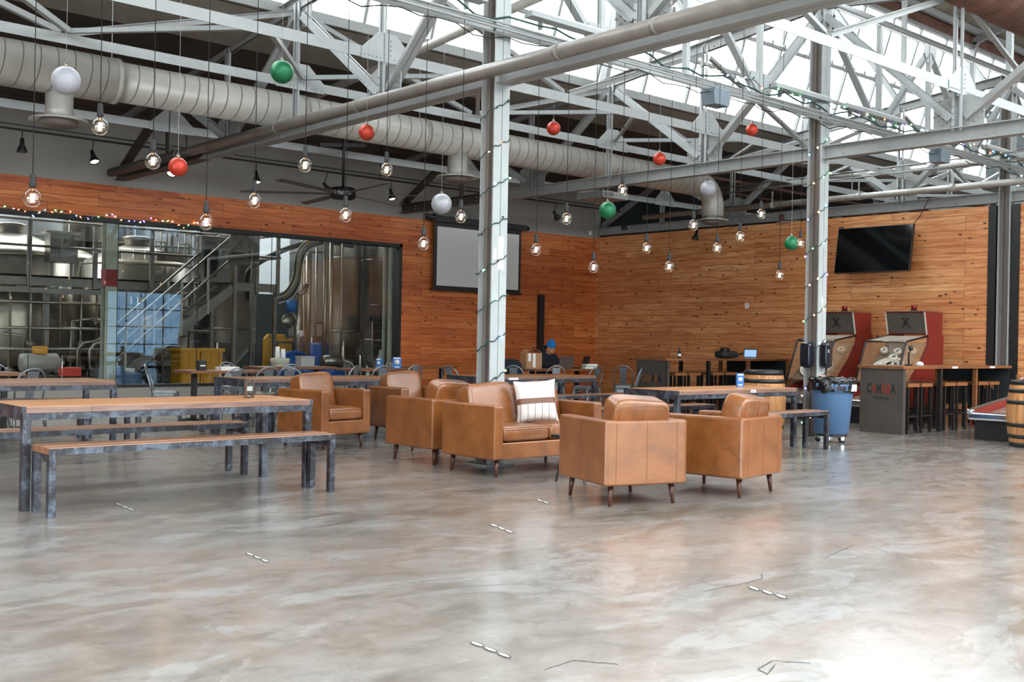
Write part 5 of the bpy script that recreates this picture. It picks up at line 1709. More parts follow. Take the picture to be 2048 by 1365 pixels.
o = MB().b(-.06, .06, -.05, .05, 0, .15).build('napkin_holder', 'black', bevel=.008); o.location = (7.25, 15.2, .751); tag(o, 'black napkin holder on the bistro table below the yellow tubs', 'napkin holder')
MB().b(-.04, .04, -.052, -.05, .06, .08).build('white_label', 'paper', o)
o = MB().b(-.15, .15, -.1, .1, 0, .05).build('paper_stack', 'paper'); o.location = (7.7, 15.25, .751); tag(o, 'stack of white paper beside the black napkin holder', 'paper')
o = MB().b(-.09, .09, -.02, .02, 0, .035).build('price_sticker', 'paper', bevel=.003); p = onp = atY(1022, 758, 11.95); o.location = (10.62, 11.928, .70); tag(o, 'white sticker on the edge of the table behind the column foot', 'sticker')
o = MB().b(-.05, .05, -.0015, .0015, 0, .035).build('sticker', 'paper'); o.location = (10.95, 7.8765, .708); tag(o, 'white sticker with dark marks on the edge of the right communal table', 'sticker')
MB().b(-.03, .01, -.0025, -.0015, .01, .016).b(-.02, .02, -.0025, -.0015, .02, .026).build('dark_mark', 'lettersteel', o)

# laptops, box and books on the person's table
def laptop(label, x, y, z, rz, mat, op=105):
    t = thing('laptop', label, 'laptop', (x, y, z), rz)
    MB().b(-.17, .17, -.12, .12, 0, .016).build('keyboard_half', mat, t, bevel=.003)
    m = Matrix.Translation((0, -.12, .014)) @ Matrix.Rotation(RAD(12), 4, 'X')
    q = MB().b(-.17, .17, -.006, .0, 0, .235); q.v = [tuple(m @ Vector(v)) for v in q.v]; q.build('lid', mat, t, bevel=.003)
    q = MB().b(-.16, .16, .0, .001, .01, .225); q.v = [tuple(m @ Vector(v)) for v in q.v]; q.build('display', 'screen', t)
    return t


laptop('open brown-grey laptop in front of the person', 14.93, 15.3, .751, RAD(-12), 'laptop')
laptop('open black laptop right of the brown-grey one', 15.42, 15.33, .751, RAD(22), 'black')
t = thing('cardboard_box', 'open cardboard box with white labels at the left of the person', 'box', (14.12, 15.35, .751), RAD(-15))
MB().b(-.17, .17, -.13, .13, 0, .3).build('carton_body', 'cardboard', t)
for s_ in (-1, 1):
    MB().bar((s_ * .17, 0, .3), (s_ * .08, 0, .37), .26, .004, (0, 0, 1)).build('flap', 'cardboard', t)
MB().b(-.13, -.07, -.133, -.13, .14, .29).b(-.03, .03, -.133, -.13, .02, .29).build('white_label', 'paper', t)
for k, (h, m_) in enumerate(((0, 'paper'), (.031, 'brewcol'), (.062, 'paper'))):
    o = MB().b(-.13, .13, -.09, .09, 0, .03).build('book', m_, bevel=.002); o.location = (15.42 + .01 * k - .0, 15.05, .751 + h); o.rotation_euler = (0, 0, RAD(-20 + 4 * k))
    tag(o, ('bottom', 'middle', 'top')[k] + ' pale book in the stack at the right end of the person\'s table', 'book', 'pale stacked books')

# ------------------------------------------------------------------ skee lanes


def skee(label, x0, yc, L=2.35, full=True, w=.76, xa=None):
    t = thing('alley_game', label, 'arcade game', (x0, yc, 0), 0, 'ball rolling alley games')
    h = w / 2
    YZ = lambda s_: Matrix(((1, 0, 0, 0), (0, 0, -1, 0), (0, 1, 0, 0), (0, 0, 0, 1)))
    MB().b(.08, L - .1, -h + .04, h - .04, .0, .26).build('base_box', 'black', t)
    for s_ in (-1, 1):
        y = s_ * h
        MB().prism([(.06, .2), (L * .45, .2), (L * .45, .62), (L * .3, .56), (.06, .42)], -y - .012, -y + .012, YZ(0)).build('side_rail', 'cabred', t)
        MB().bar((.06, y, .43), (L * .45, y, .63), .04, .025).build('rail_cap', 'cabgrey', t)
        MB().bar((.3, y + s_ * .014, .34), (L * .45, y + s_ * .014, .46), .006, .018).bar((.3, y + s_ * .014, .26), (L * .45, y + s_ * .014, .36), .006, .018).build('white_stripe', 'ring', t)
    MB().bar((.08, 0, .3), (L * .45, 0, .5), w - .06, .03).build('lane', 'carpet', t)
    MB().b(-.03, .1, -h - .02, h + .02, .28, .40).build('front_cap', 'chrome', t, bevel=.03, seg=3)
    MB().b(.1, .3, -h + .02, h - .02, .26, .33).build('ball_tray', 'chrome', t, bevel=.01)
    for s_ in (-1, 1): superbox(MB(), (.02, s_ * (h - .01), .40), (.12, .1, .07), .5, .5, 16, 8).build('corner_cap', 'chrome', t)
    if not full: return t
    xa = xa or L * .28
    # target board
    a = Vector((xa + .12, 0, .66)); b = Vector((L * .72, 0, 1.36)); n = (b - a).normalized()
    up = Vector((-n.z, 0, n.x))
    MB().bar(a, b, w - .05, .03, up).build('target_board', 'playfield', t)

    def ringat(u, v, r, hgt, nm_='target_ring', th=.018):
        c = a + n * u + Vector((0, v, 0)) + up * .016
        m = Matrix((Vector((0, 1, 0)), n, up)).transposed().to_4x4(); m.translation = c
        mb_ = MB(); mb_.lathe([(r, 0), (r, hgt), (r - th, hgt), (r - th, 0)], (0, 0, 0), 28); mb_.v = [tuple(m @ Vector(q)) for q in mb_.v]
        rg = mb_.build(nm_, 'ring', t)
        if r < .12:
            mb2 = MB().lathe([(r - th, hgt * .5), (.001, hgt * .5)], (0, 0, 0), 20); mb2.v = [tuple(m @ Vector(q)) for q in mb2.v]
            mb2.build('ring_hole', 'lettersteel', rg)  # dark disc put in for the darkness inside the ring
        return rg
    ringat(.36, 0, .31, .05, 'outer_ring', .02)
    ringat(.30, 0, .085, .08); ringat(.48, 0, .085, .08); ringat(.66, 0, .075, .08); ringat(.42, 0, .19, .06, 'middle_ring')
    ringat(.86, -.27, .065, .08); ringat(.86, .27, .065, .08); ringat(.84, 0, .065, .08)
    # side cabinets at the back
    for s_ in (-1, 1):
        y = s_ * h
        MB().prism([(L * .45, .26), (L - .05, .26), (L - .05, 1.53), (L * .74, 1.53), (L * .72, 1.35), (L * .62, 1.05), (L * .5, .8), (L * .45, .66)], -y - .012, -y + .012, YZ(0)).build('side_panel', 'cabred', t)
        # net frame
        P = [(xa, y, .66), (xa + .32, y, 1.36), (xa + .36, y, 1.40), (L * .74, y, 1.5)]
        MB().tube(P, .018, 8).build('cage_frame', 'black', t)
        MB().tube([(xa, y, .66), (L * .48, y, .7), (L * .62, y, 1.02), (L * .72, y, 1.3), (L * .75, y, 1.5)], .016, 8).build('cage_frame', 'black', t)
        net = MB()
        for k in range(24):
            z = .70 + k * .033
            xl_ = xa + .32 * min(1, max(0, (z - .66) / .70)) if z < 1.36 else xa + .36
            lo = [(L * .48, .7), (L * .62, 1.02), (L * .72, 1.3), (L * .75, 1.5)]
            xr = lo[0][0]
            for (x1_, z1_), (x2_, z2_) in zip(lo, lo[1:]):
                if z1_ <= z <= z2_: xr = x1_ + (x2_ - x1_) * (z - z1_) / (z2_ - z1_)
            if z > 1.42: xl_ = xa + .36 + (z - 1.4) * 6
            if xr > xl_: net.bar((xl_, y, z), (xr, y, z + .004 * sin(k)), .0045, .0045)
        for k in range(34):
            x = xa + .02 + k * .035
            zlo = .68 if x < L * .48 else (.7 + (x - L * .48) / (L * .14) * .32 if x < L * .62 else 1.02 + (x - L * .62) / (L * .13) * .48)
            zhi = .66 + (x - xa) / .32 * .7 if x < xa + .32 else 1.38 + (x - xa - .32) * .14
            if zhi > zlo and x < L * .75: net.bar((x, y, zlo), (x, y, zhi), .0045, .0045)
        net.build('side_net', 'net', t)
    MB().tube([(xa + .34, -h, 1.39), (xa + .34, h, 1.39)], .016, 8).build('cage_bar', 'stainless_dk', t)
    tn = MB()
    for k in range(20): tn.bar((xa + .36 + k * .035, -h, 1.405 + k * .005), (xa + .36 + k * .035, h, 1.405 + k * .005), .003, .003)
    for k in range(18): tn.bar((xa + .36, -h + k * .044, 1.405), (L * .74, -h + k * .044, 1.5), .003, .003)
    tn.build('top_net', 'ring', t)
    # score head
    x1 = L * .70; x2 = L - .08
    MB().prism([(x1 + .1, 1.53), (x2, 1.53), (x2, 1.93), (x1, 1.93)], -h, h, YZ(0)).build('score_head', 'cabred', t)
    f = Vector((x1 + .1, 0, 1.53)); g = Vector((x1, 0, 1.93)); nn = (g - f).normalized()
    MB().bar(f + Vector((-.012, 0, .0)) + nn * .02, g + Vector((-.012, 0, 0)) - nn * .02, w - .04, .012, (-1, 0, -.25)).build('score_panel', 'cabgrey', t)
    for s_ in (-1, 1): MB().bar(f + Vector((-.018, s_ * (h - .01), 0)), g + Vector((-.018, s_ * (h - .01), 0)), .02, .02).build('edge_trim', 'ring', t)
    MB().b(x1 - .04, x2, -h, h, 1.93, 1.945).build('head_lid', 'stainless', t)
    # knotted X emblem
    c = (f + g) / 2 + Vector((-.028, 0, 0)); e = MB()

    def P2(u, v): return c + Vector((0, -u, 0)) + nn * v
    for s_ in (-1, 1):
        e.bar(P2(-.075 * s_, .085), P2(-.02 * s_, .085), .016, .006, (-1, 0, 0)); e.bar(P2(-.045 * s_, .08), P2(.06 * s_, -.06), .016, .006, (-1, 0, 0))
        e.bar(P2(.06 * s_, -.085), P2(.09 * s_, -.07), .016, .006, (-1, 0, 0)); e.bar(P2(.03 * s_, .0), P2(0, .045), .012, .006, (-1, 0, 0)); e.bar(P2(.03 * s_, .0), P2(0, -.045), .012, .006, (-1, 0, 0))
    e.build('crossed_emblem', 'lettersteel', t)
    lb_ = MB().lathe([(.07, 1.945), (.07, 1.965), (.055, 1.97)], ((x1 + x2) / 2, 0, 0), 18).build('beacon_base', 'black', t)
    MB().lathe([(.05, 1.967), (.05, 2.05), (.045, 2.065), (.001, 2.068)], ((x1 + x2) / 2, 0, 0), 18).build('beacon', 'redlens', lb_)
    return t


skee('red alley game with netted target behind the trash can column, left of its twin', 16.35, 11.12)
skee('red alley game with netted target standing right behind the near bar table', 16.35, 9.72)
skee('red alley game cut off by the barrel at the right edge, chrome front', 15.1, 6.82, 3.9, False, .66)


def barrel(label, x, y, h=.92, r=.31):
    t = thing('oak_barrel', label, 'barrel', (x, y, 0), .3, 'upright oak barrels')
    R_ = lambda z: r * (.84 + .16 * sin(pi * z / h))
    prof = [(R_(h * k / 14), h * k / 14) for k in range(15)]
    MB().lathe([(.01, 0)] + prof + [(R_(h) - .025, h), (R_(h) - .025, h - .03), (.01, h - .03)], (0, 0, 0), 44).build('staves', 'oak', t)
    for a, b in ((.0, .07), (.13, .19), (.30, .36), (.64, .70), (.81, .87), (.93, 1.0)):
        MB().lathe([(R_(h * a) + .001, h * a), (R_(h * a) + .004, h * a), (R_(h * b) + .004, h * b), (R_(h * b) + .001, h * b)], (0, 0, 0), 44).build('hoop', 'black', t)
    return t


barrel('oak barrel standing just left of the trash can column', 12.72, 8.98, .94)
barrel('oak barrel with black hoops cut by the right edge of the view', 14.76, 6.12, .89, .33)
o = MB().bar((0, 0, 0), (.09, -.04, .06), .05, .03).bar((-.03, 0, .0), (-.03, 0, .1), .03, .05).build('carved_toy', 'bartop'); o.location = (14.72, 6.3, .86); tag(o, 'small brown wooden object on the right edge barrel', 'wooden object')

# trash can on a dolly
tx, ty = 13.02, 8.0
t = thing('trash_can', 'blue plastic trash can with a black bag, on a wheeled dolly', 'trash can', (tx, ty, 0), RAD(-35))
MB().lathe([(.2, .11), (.225, .13), (.272, .66), (.275, .67), (.29, .68), (.29, .80), (.27, .80)], (0, 0, 0), 44).build('can_body', 'binblue', t)
MB().b(-.09, .09, -.305, -.27, .70, .79).build('handle_recess', 'binblue', t, bevel=.008)
MB().b(-.07, .07, -.308, -.304, .71, .765).build('handle', 'black', t)
o_ = MB().b(.12, .2, -.285, -.275, .70, .79).build('white_label', 'paper', t); o_.rotation_euler = (0, 0, .12)
bg_ = MB(); pr = []
n = 72; prof = [(.275, .70), (.302, .695), (.306, .73), (.3, .77), (.298, .80), (.31, .83), (.30, .86), (.275, .875), (.255, .85), (.25, .75), (.2, .6)]
vs = []; fs = []
r2 = random.Random(3)
ph = [r2.uniform(0, 6) for _ in range(5)]
for i, (r_, z) in enumerate(prof):
    for k in range(n):
        a = 2 * pi * k / n
        wv = .010 * sin(9 * a + ph[0] + i * .7) + .007 * sin(17 * a + ph[1] - i) + .005 * sin(31 * a + ph[2])
        dz = (.02 * sin(5 * a + ph[3]) + .012 * sin(13 * a + ph[4])) if i < 2 else .007 * sin(11 * a + i)
        vs.append(((r_ + (wv if i < 8 else 0)) * cos(a), (r_ + (wv if i < 8 else 0)) * sin(a), z + dz))
for i in range(len(prof) - 1):
    for k in range(n): fs.append((i * n + k, i * n + (k + 1) % n, (i + 1) * n + (k + 1) % n, (i + 1) * n + k))
bg_.add(vs, fs, True).build('bag_rim', 'bag', t)
MB().lathe([(.01, .085), (.2, .085), (.21, .09), (.21, .11), (.01, .11)], (0, 0, 0), 30).build('dolly', 'black', t)
for k in range(5):
    a = k * 2 * pi / 5 + .3
    cw = MB().lathe([(.01, -.012), (.035, -.012), (.037, 0), (.035, .012), (.01, .012)], (cos(a) * .17, sin(a) * .17, .037), 16, Matrix.Rotation(pi / 2, 4, 'X')).build('caster_wheel', 'rubber', t)
    MB().b(cos(a) * .17 - .02, cos(a) * .17 + .02, sin(a) * .17 + .014, sin(a) * .17 + .018, .037, .085).b(cos(a) * .17 - .02, cos(a) * .17 + .02, sin(a) * .17 - .018, sin(a) * .17 - .014, .037, .085).build('caster_fork', 'chrome', cw)
t.location.x, t.location.y = 12.86, 7.98
# dispensers on the column
for (dx, dy, lb) in ((-.17, .02, 'dark navy soap dispenser on the left side of the trash can column'), (.02, -.17, 'dark navy soap dispenser on the right face of the trash can column')):
    t = thing('dispenser', lb, 'dispenser', (13.24 + dx, 8.5 + dy, 1.0), 0)
    sx, sy = (.12, .16) if dx < -.1 else (.17, .12)
    superbox(MB(), (0, 0, .17), (sx, sy, .35), .35, .3, 28, 14).build('dispenser_body', 'dispenser', t)
    if dx > -.1: MB().b(-.05, -.02, -.062, -.058, .2, .25).build('small_label', 'paint', t)
    MB().b(-.03, .03, -.03, .03, -.015, .0).build('nozzle', 'black', t)

# ================================================================== hanging things
def roofz(x, y):
    d = abs(y - YR)
    if y > YM1: return ZW + (WY - y) / (WY - YM1) * (ZM1 - .12 - ZW)
    if d > YM2 - YR: return ZM2 - (d - (YM2 - YR)) / (YM1 - YM2) * (ZM2 - ZM1)
    return ZR - (ZR - ZM2 - .38) * d / (YM2 - YR)


def pendant(label, loc, ztop_):
    t = thing('pendant_bulb', label, 'pendant light', loc, 0, 'globe bulbs on black cords')
    MB().tube([(0, 0, .17), (0, 0, ztop_ - loc[2])], .0035, 5).build('cord', 'cord', t)
    MB().lathe([(.005, .175), (.016, .17), (.02, .15), (.02, .115), (.024, .11), (.024, .085), (.018, .07), (.005, .068)], (0, 0, 0), 16).build('socket', 'rubber', t)
    MB().lathe([(.017, .078), (.02, .062), (.03, .054), (.046, .042), (.057, .025), (.0625, 0), (.057, -.025), (.044, -.045), (.024, -.058), (.0005, -.0625)], (0, 0, 0), 24).build('glass_globe', 'bulbglass', t)
    f = MB().lathe([(.0135, -.028), (.0135, .03)], (0, 0, 0), 10)
    f.build('filament', 'filament', t)
    return t


PB = [(65, 397, 36, 'globe bulb hanging far left over the black window frame'), (200, 254, 34, 'highest globe bulb at left, hanging in front of the spiral duct near the white ball'),
      (306, 323, 32, 'globe bulb hanging just left of the red ball at left'), (412, 445, 31, 'globe bulb hanging lowest over the brewery window, right of the string lights'),
      (509, 402, 29, 'globe bulb directly under a lit spot lamp, over the pine boards'), (610, 331, 28, 'globe bulb hanging left of the black ceiling fan'),
      (691, 431, 28, 'globe bulb just below the black ceiling fan hub'), (773, 340, 26, 'globe bulb hanging right of and above the black ceiling fan'),
      (847, 488, 26, 'globe bulb just left of the projector screen'), (922, 434, 25, 'globe bulb over the top edge of the projector screen'),
      (1072, 500, 23.5, 'globe bulb over the pine wall right of the projector screen'), (1133, 438, 23, 'globe bulb below the exposed beam, left of the green ball'),
      (1187, 535, 22.5, 'globe bulb hanging by the corner of the pine walls'), (1245, 381, 22, 'globe bulb in front of the exposed beam above the green ball'),
      (1293, 497, 21.5, 'globe bulb just right of the wall corner, left of a lower bulb'), (1338, 534, 21, 'lowest globe bulb on the left part of the right pine wall'),
      (1387, 451, 21, 'globe bulb directly under the duct elbow outlet'), (1434, 497, 20.5, 'globe bulb on the right wall midway between the duct elbow and the column'),
      (1480, 474, 20, 'globe bulb on the right wall, slightly higher than its left neighbour'), (1522, 429, 19.5, 'globe bulb hanging against the steel beam over the right wall'),
      (1559, 551, 19, 'lowest globe bulb just left of the trash can column'), (1601, 487, 18.5, 'globe bulb half behind the right green ball at the column')]
for (x, y, d, lb) in PB:
    p = atD(x, y, .125 * FPX / d); pendant(lb, p, roofz(p.x, p.y))


def ball(label, px_, py_, d, r, mat):
    p = atD(px_, py_, 2 * r * FPX / d)
    t = thing('hanging_ball', label, 'ornament', p, 0, 'hanging coloured balls')
    MB().sphere((0, 0, 0), r, 36, 20).build('ball_body', mat, t)
    MB().lathe([(.02, r - .004), (.02, r + .02), (.008, r + .025), (.008, r + .04), (.001, r + .042)], (0, 0, 0), 12).build('cap', 'stainless', t)
    MB().tube([(0, 0, r + .03), (0, 0, roofz(p.x, p.y) - p.z)], .0022, 4).build('thread', 'thread', t)


for a in (('large white ball hanging at far left in front of the duct', 132, 161, 56, .125, 'whiteorn'), ('large green ball at upper left by the steel struts', 564, 144, 46, .125, 'greenorn'),
          ('red ball hanging low at left beside a globe bulb', 356, 334, 38, .09, 'redorn'), ('red ball just under the slanting round pipe', 733, 265, 31.5, .09, 'redorn'),
          ('silver ball hanging just left of the sofa column', 883, 408, 41, .125, 'silverorn'), ('red ball right of the sofa column among the trusses', 1107, 257, 27.5, .09, 'redorn'),
          ('green ball hanging above the corner of the pine walls', 1215, 421, 34.5, .115, 'greenorn'), ('red ball just above the exposed beam, left of the white ball', 1319, 318, 26, .085, 'redorn'),
          ('white ball hanging by the duct elbow', 1416, 377, 31, .12, 'whiteorn'), ('red ball high against the roof glass near the trash can column', 1504, 260, 24, .08, 'redorn'),
          ('green ball just left of the trash can column over the pine wall', 1583, 487, 28.5, .1, 'greenorn')):
    ball(*a)


def string_lights(label, pts, step, seed, lit=1.0, r_=.011, offs=.018, n=95):
    t = thing('string_lights', label, 'string lights', pts[0])
    W(MB().tube(pts, .0055, 5), 'wire', 'wire', t)
    rr_ = random.Random(seed)
    acc = 0; cnt = 0
    for i in range(1, len(pts)):
        a, b = Vector(pts[i - 1]), Vector(pts[i]); acc += (b - a).length
        if acc >= step and cnt < n:
            acc = 0; cnt += 1
            o3 = Vector((rr_.uniform(-1, 1), rr_.uniform(-1, 1), rr_.uniform(-1, 1))) * offs
            c = b + o3
            m_ = rr_.choice(LEDS) if rr_.random() < lit else 'wire'
            W(MB().sphere(c, r_, 8, 6).bar(b, c, .006, .006), 'mini_bulb', m_, t)
    return t


def helix(x, y, z0, z1, pitch, r_=.118, dirn=1):
    out = []; n = int((z1 - z0) / pitch * 28)
    for i in range(n):
        a = dirn * 2 * pi * i / 28; c, s_ = cos(a), sin(a)
        k = r_ / max(abs(c), abs(s_))
        k = min(k, r_ * 1.32)
        out.append((x + c * k, y + s_ * k, z0 + (z1 - z0) * i / n + .012 * sin(i * 1.7)))
    return out


string_lights('dark string of mostly unlit mini bulbs wound round the sofa column', helix(7.25, 8.5, .62, 3.85, .40, .118, 1), .16, 5, .55)
string_lights('lit multicolour string lights wound round the trash can column', helix(13.24, 8.5, .05, 4.45, .47, .118, 1), .17, 9, 1.0, .013)
pts = []
x = 2.2
while x < 8.9:
    pts.append((x, WY - .03, WZ1 + .045 * sin(x * 7.3) + .02 * sin(x * 17))); x += .05
string_lights('multicolour string lights draped along the top of the brewery window', pts, .075, 4, 1, .011, .03, 90)
pts = []
x = 10.2
while x < 19.0:
    pts.append((x, 8.22, 4.62 + .03 * sin(x * 8) + .02 * sin(x * 19))); x += .06
string_lights('green wired string lights lying along the conduit run near the roof glass', pts, .16, 6, .8, .012, .03, 60)

# ------------------------------------------------------------------ wall things
t = thing('projector_screen', 'pulled-down projector screen with a black border on the left pine wall', 'projector screen', (15.28, 18.4, 3.0))
a = atY(868, 452, 18.38); b = atY(1040, 588, 18.38)
W(MB().b(a.x, b.x, 18.376, 18.384, b.z, a.z + .12), 'border', 'black', t)
W(MB().b(a.x + .09, b.x - .07, 18.37, 18.376, b.z + .08, a.z + .0), 'cloth', 'projscreen', t)
W(MB().b(a.x - .12, b.x + .14, 18.33, 18.43, a.z + .1, a.z + .23).tube([(a.x - .2, 18.38, a.z + .165), (b.x + .22, 18.38, a.z + .165)], .045, 10), 'roller_case', 'black', t)
W(MB().b(a.x - .03, b.x + .03, 18.36, 18.4, b.z - .03, b.z + .02), 'bottom_bar', 'black', t)
a = atX(1675, 461, 18.93); b = atX(1829, 543, 18.93)
yc = (atX(1675, 461, 18.93).y + atX(1825, 452, 18.93).y) / 2; hw = (atX(1675, 461, 18.93).y - atX(1825, 452, 18.93).y) / 2
t = thing('television', 'large black wall television, tilted down, on the right pine wall', 'television', (18.93, yc, 3.17))
mt = Matrix.Rotation(RAD(9), 4, 'Y')
for nm_, m_, bx in (('bezel', 'black', (-.03, .03, -hw, hw, -.45, .45)), ('display', 'screen', (-.033, -.029, -hw + .012, hw - .012, -.435, .438))):
    q = MB().b(*bx); q.v = [tuple(mt @ Vector(v)) for v in q.v]; q.build(nm_, m_, t, bevel=.004 if nm_ == 'bezel' else 0)
MB().b(.02, .22, -.2, .2, -.15, .15).build('wall_bracket', 'black', t)
MB().tube([(.06, -hw + .05, .4), (.1, -hw - .1, .6), (.12, -hw - .25, .9)], .008, 6).build('power_cord', 'cord', t)
o = MB().b(17.18, 17.31, 18.38, 18.5, 0, 2.37).build('black_post', 'black', bevel=.004); tag(o, 'slim black post against the left pine wall behind the person', 'post')
p = atX(1494, 612, XW); o = MB().b(-.012, 0, -.05, .05, -.055, .055).build('wall_plate', 'white', bevel=.004); o.location = (XW, p.y, p.z); tag(o, 'small white switch plate on the right pine wall', 'switch plate')
MB().b(-.018, -.012, -.02, .02, -.03, .03).build('switch', 'cushionwhite', o)
for k, (px_, py_) in enumerate(((1563, 436), (1683, 461))):
    p = atX(px_, py_, XW); o = MB().b(-.006, 0, -.06, .06, -.07, .07).build('steel_bracket', 'rustduct'); o.location = (XW, p.y, p.z)
    tag(o, ('brown steel plate on the top pine board left of the trash can column', 'brown steel plate just above the television')[k], 'bracket')
o = MB().b(-.02, 0, -.05, .05, -.05, .05).build('emergency_lamp', 'white', bevel=.01); o.location = (18.9, 18.5, 3.95); o.rotation_euler = (0, 0, pi / 2); tag(o, 'small pale fixture on the grey wall by the corner', 'light fixture')

# ventilation unit under the beam
p = atY(1205, 395, 15.5)
t = thing('fan_heater', 'flat white ceiling unit hung behind the exposed beam above the green ball', 'heater', (p.x, 15.5, p.z))
MB().b(-.38, .38, -.38, .38, -.06, .08).build('casing', 'paint_lt', t, bevel=.01)
g = MB()
for k in range(6): g.b(-.36 + k * .05, -.33 + k * .05, -.386, -.38, -.03, .05)
g.build('grille', 'web', t)
MB().b(-.01, .01, -.01, .01, .08, roofz(p.x, 15.5) - p.z).build('hanger', 'paint', t)

# track lights
ZT = atY(350, 302, 17.5).z
t = thing('light_track', 'thin black lighting track running along the left wall under the duct', 'light track', (10, 17.5, ZT))
MB().b(-12, 8.9, -.018, .018, -.015, .015).b(-12, 8.9, .2, .22, .1, .12).build('track', 'black', t)
for x in (-6, -2, 2, 6): MB().b(x - .008, x + .008, -.008, .008, .015, roofz(10, 17.5) - ZT).build('hanger', 'black', t)
SP = [(44, 293, 0, (0, 0, -1), 'round spot lamp at far left on the track, unlit'), (187, 315, 1, (.1, -.4, -.9), 'lit spot lamp on the track left of the slanting pipe'), (345, 341, 1, (-.4, -.3, -.8), 'lit spot lamp half behind the low red ball'),
      (513, 356, 1, (0, -.2, -.95), 'lit spot lamp just above a globe bulb'), (655, 377, 0, (.5, -.3, -.7), 'dark spot lamp tilted sideways left of the ceiling fan'), (783, 390, 1, (.1, -.2, -.95), 'lit spot lamp right of the ceiling fan'),
      (862, 433, 0, (.9, -.3, -.2), 'dark spot lamp aimed sideways above the projector screen'), (1112, 431, 0, (.7, .2, -.6), 'dark spot lamp tilted beside a bulb right of the sofa column'),
      (1248, 452, 0, (0, -.2, -.9), 'small pale spot lamp in the dark corner above the right wall'), (1392, 471, 0, (-.3, 0, -.9), 'small dark spot lamp under the duct elbow bulb')]
for (px_, py_, lit, dr, lb) in SP:
    yy = 17.5 if px_ < 1200 else (16.8 if px_ < 1300 else 15.0)
    p = atY(px_, py_, yy)
    t = thing('spot_lamp', lb, 'spot light', p, 0, 'track spot lamps')
    d = Vector(dr).normalized(); q = d.to_track_quat('Z', 'Y').to_matrix().to_4x4()
    MB().lathe([(.02, -.13), (.03, -.12), (.035, -.03), (.075, .06), (.08, .09), (.07, .09), (.06, .05)], (0, 0, 0), 18, q).build('lamp_housing', 'black', t)
    MB().lathe([(.065, .075), (.04, .09), (.001, .095)], (0, 0, 0), 18, q).build('lens', 'spotlit' if lit else 'spotoff', t)
    e_ = -d * .1
    MB().tube([tuple(e_), (0, 0, max(.16, min(ZT - p.z, .3)) if yy > 17 else roofz(p.x, yy) - p.z)], .008, 6).build('stem', 'black', t)
    if lit:
        sl = bpy.data.lights.new('spot', 'SPOT'); sl.energy = 45; sl.color = (1, .72, .45); sl.spot_size = RAD(95); sl.spot_blend = .7; sl.shadow_soft_size = .05
        so = bpy.data.objects.new('spot', sl); C.objects.link(so); so.parent = t; so.location = d * .12; so.rotation_euler = d.to_track_quat('-Z', 'Y').to_euler()
# ceiling fan
p = atY(686, 388, 15.9)
t = thing('ceiling_fan', 'large black ceiling fan with thin wide blades and white lettering on its hub', 'ceiling fan', p)
MB().tube([(0, 0, .1), (0, 0, roofz(p.x, 15.9) - p.z)], .025, 10).build('down_rod', 'black', t)
MB().bar((-.5, 0, .78), (.5, .1, .92), .09, .06).build('mount_arm', 'black', t)
MB().lathe([(.05, .12), (.19, .1), (.22, .07), (.22, -.06), (.18, -.09), (.01, -.1)], (0, 0, 0), 28).build('hub', 'black', t)
vd = -ray(686, 388); an = math.atan2(vd.y, vd.x)
c_ = Vector((cos(an), sin(an), 0)) * .222
text_on('lettering', 'Harris', .11, c_ + Vector((0, 0, .0)), (-sin(an), cos(an), 0), (0, 0, 1), 'letterwhite', t, .001, 0, 1)
for k in range(6):
    a = RAD(22) + k * pi / 3
    mm = Matrix.Rotation(a, 4, 'Z') @ Matrix.Rotation(RAD(9), 4, 'X')
    q = MB().b(.2, 1.75, -.07, .07, -.004, .004).b(.1, .35, -.03, .03, -.008, .012); q.v = [tuple(mm @ Vector(v)) for v in q.v]; q.build('blade', 'web', t)

# ------------------------------------------------------------------ the person
PX, PYY = 15.16, 15.98
t = thing('person', 'person in a blue beanie and dark hoodie, seated and looking down at a laptop', 'person', (PX, PYY, 0), RAD(-8))


def rem(mb_, nm_, mat, vox, parent):
    o = mb_.build(nm_, mat, parent)
    md = o.modifiers.new('remesh', 'REMESH'); md.mode = 'VOXEL'; md.voxel_size = vox; md.use_smooth_shade = True
    ms = o.modifiers.new('smooth', 'SMOOTH'); ms.iterations = 3; ms.factor = .5
    return o


B_ = MB()
hd = Matrix.Translation((0, -.1, 1.155)) @ Matrix.Rotation(RAD(22), 4, 'X') @ Matrix.Rotation(RAD(8), 4, 'Z')


def hp(x, y, z): return hd @ Vector((x, y, z))


hb = MB().sphere((0, 0, .02), .09, 24, 16, (.84, 1.02, 1.12)); hb.sphere((0, -.03, -.05), .062, 20, 12, (.9, 1, .95)); hb.sphere((0, -.072, -.085), .025, 12, 8)
hb.tube([(0, -.088, .015), (0, -.108, -.018), (0, -.09, -.028)], [.01, .016, .01], 8)            # nose
hb.sphere((-.016, -.088, -.05), .012, 10, 6, (1.4, .8, .6)); hb.sphere((.016, -.088, -.05), .012, 10, 6, (1.4, .8, .6))   # lips
for s_ in (-1, 1):
    hb.sphere((s_ * .03, -.082, .01), .013, 10, 6); hb.sphere((s_ * .078, .0, -.01), .024, 10, 8, (.35, .7, 1.1)); hb.sphere((s_ * .03, -.086, .032), .014, 10, 6, (1.4, .5, .4))
B_.add([tuple(hd @ Vector(v)) for v in hb.v], hb.f, True)
B_.tube([(0, -.08, 1.1), (0, -.02, 1.02), (0, .0, .95)], [.05, .052, .09], 14)
B_.tube([(0, .0, .97), (0, .05, .8), (0, .1, .6), (0, .12, .48)], [.11, .14, .12, .14], 18)
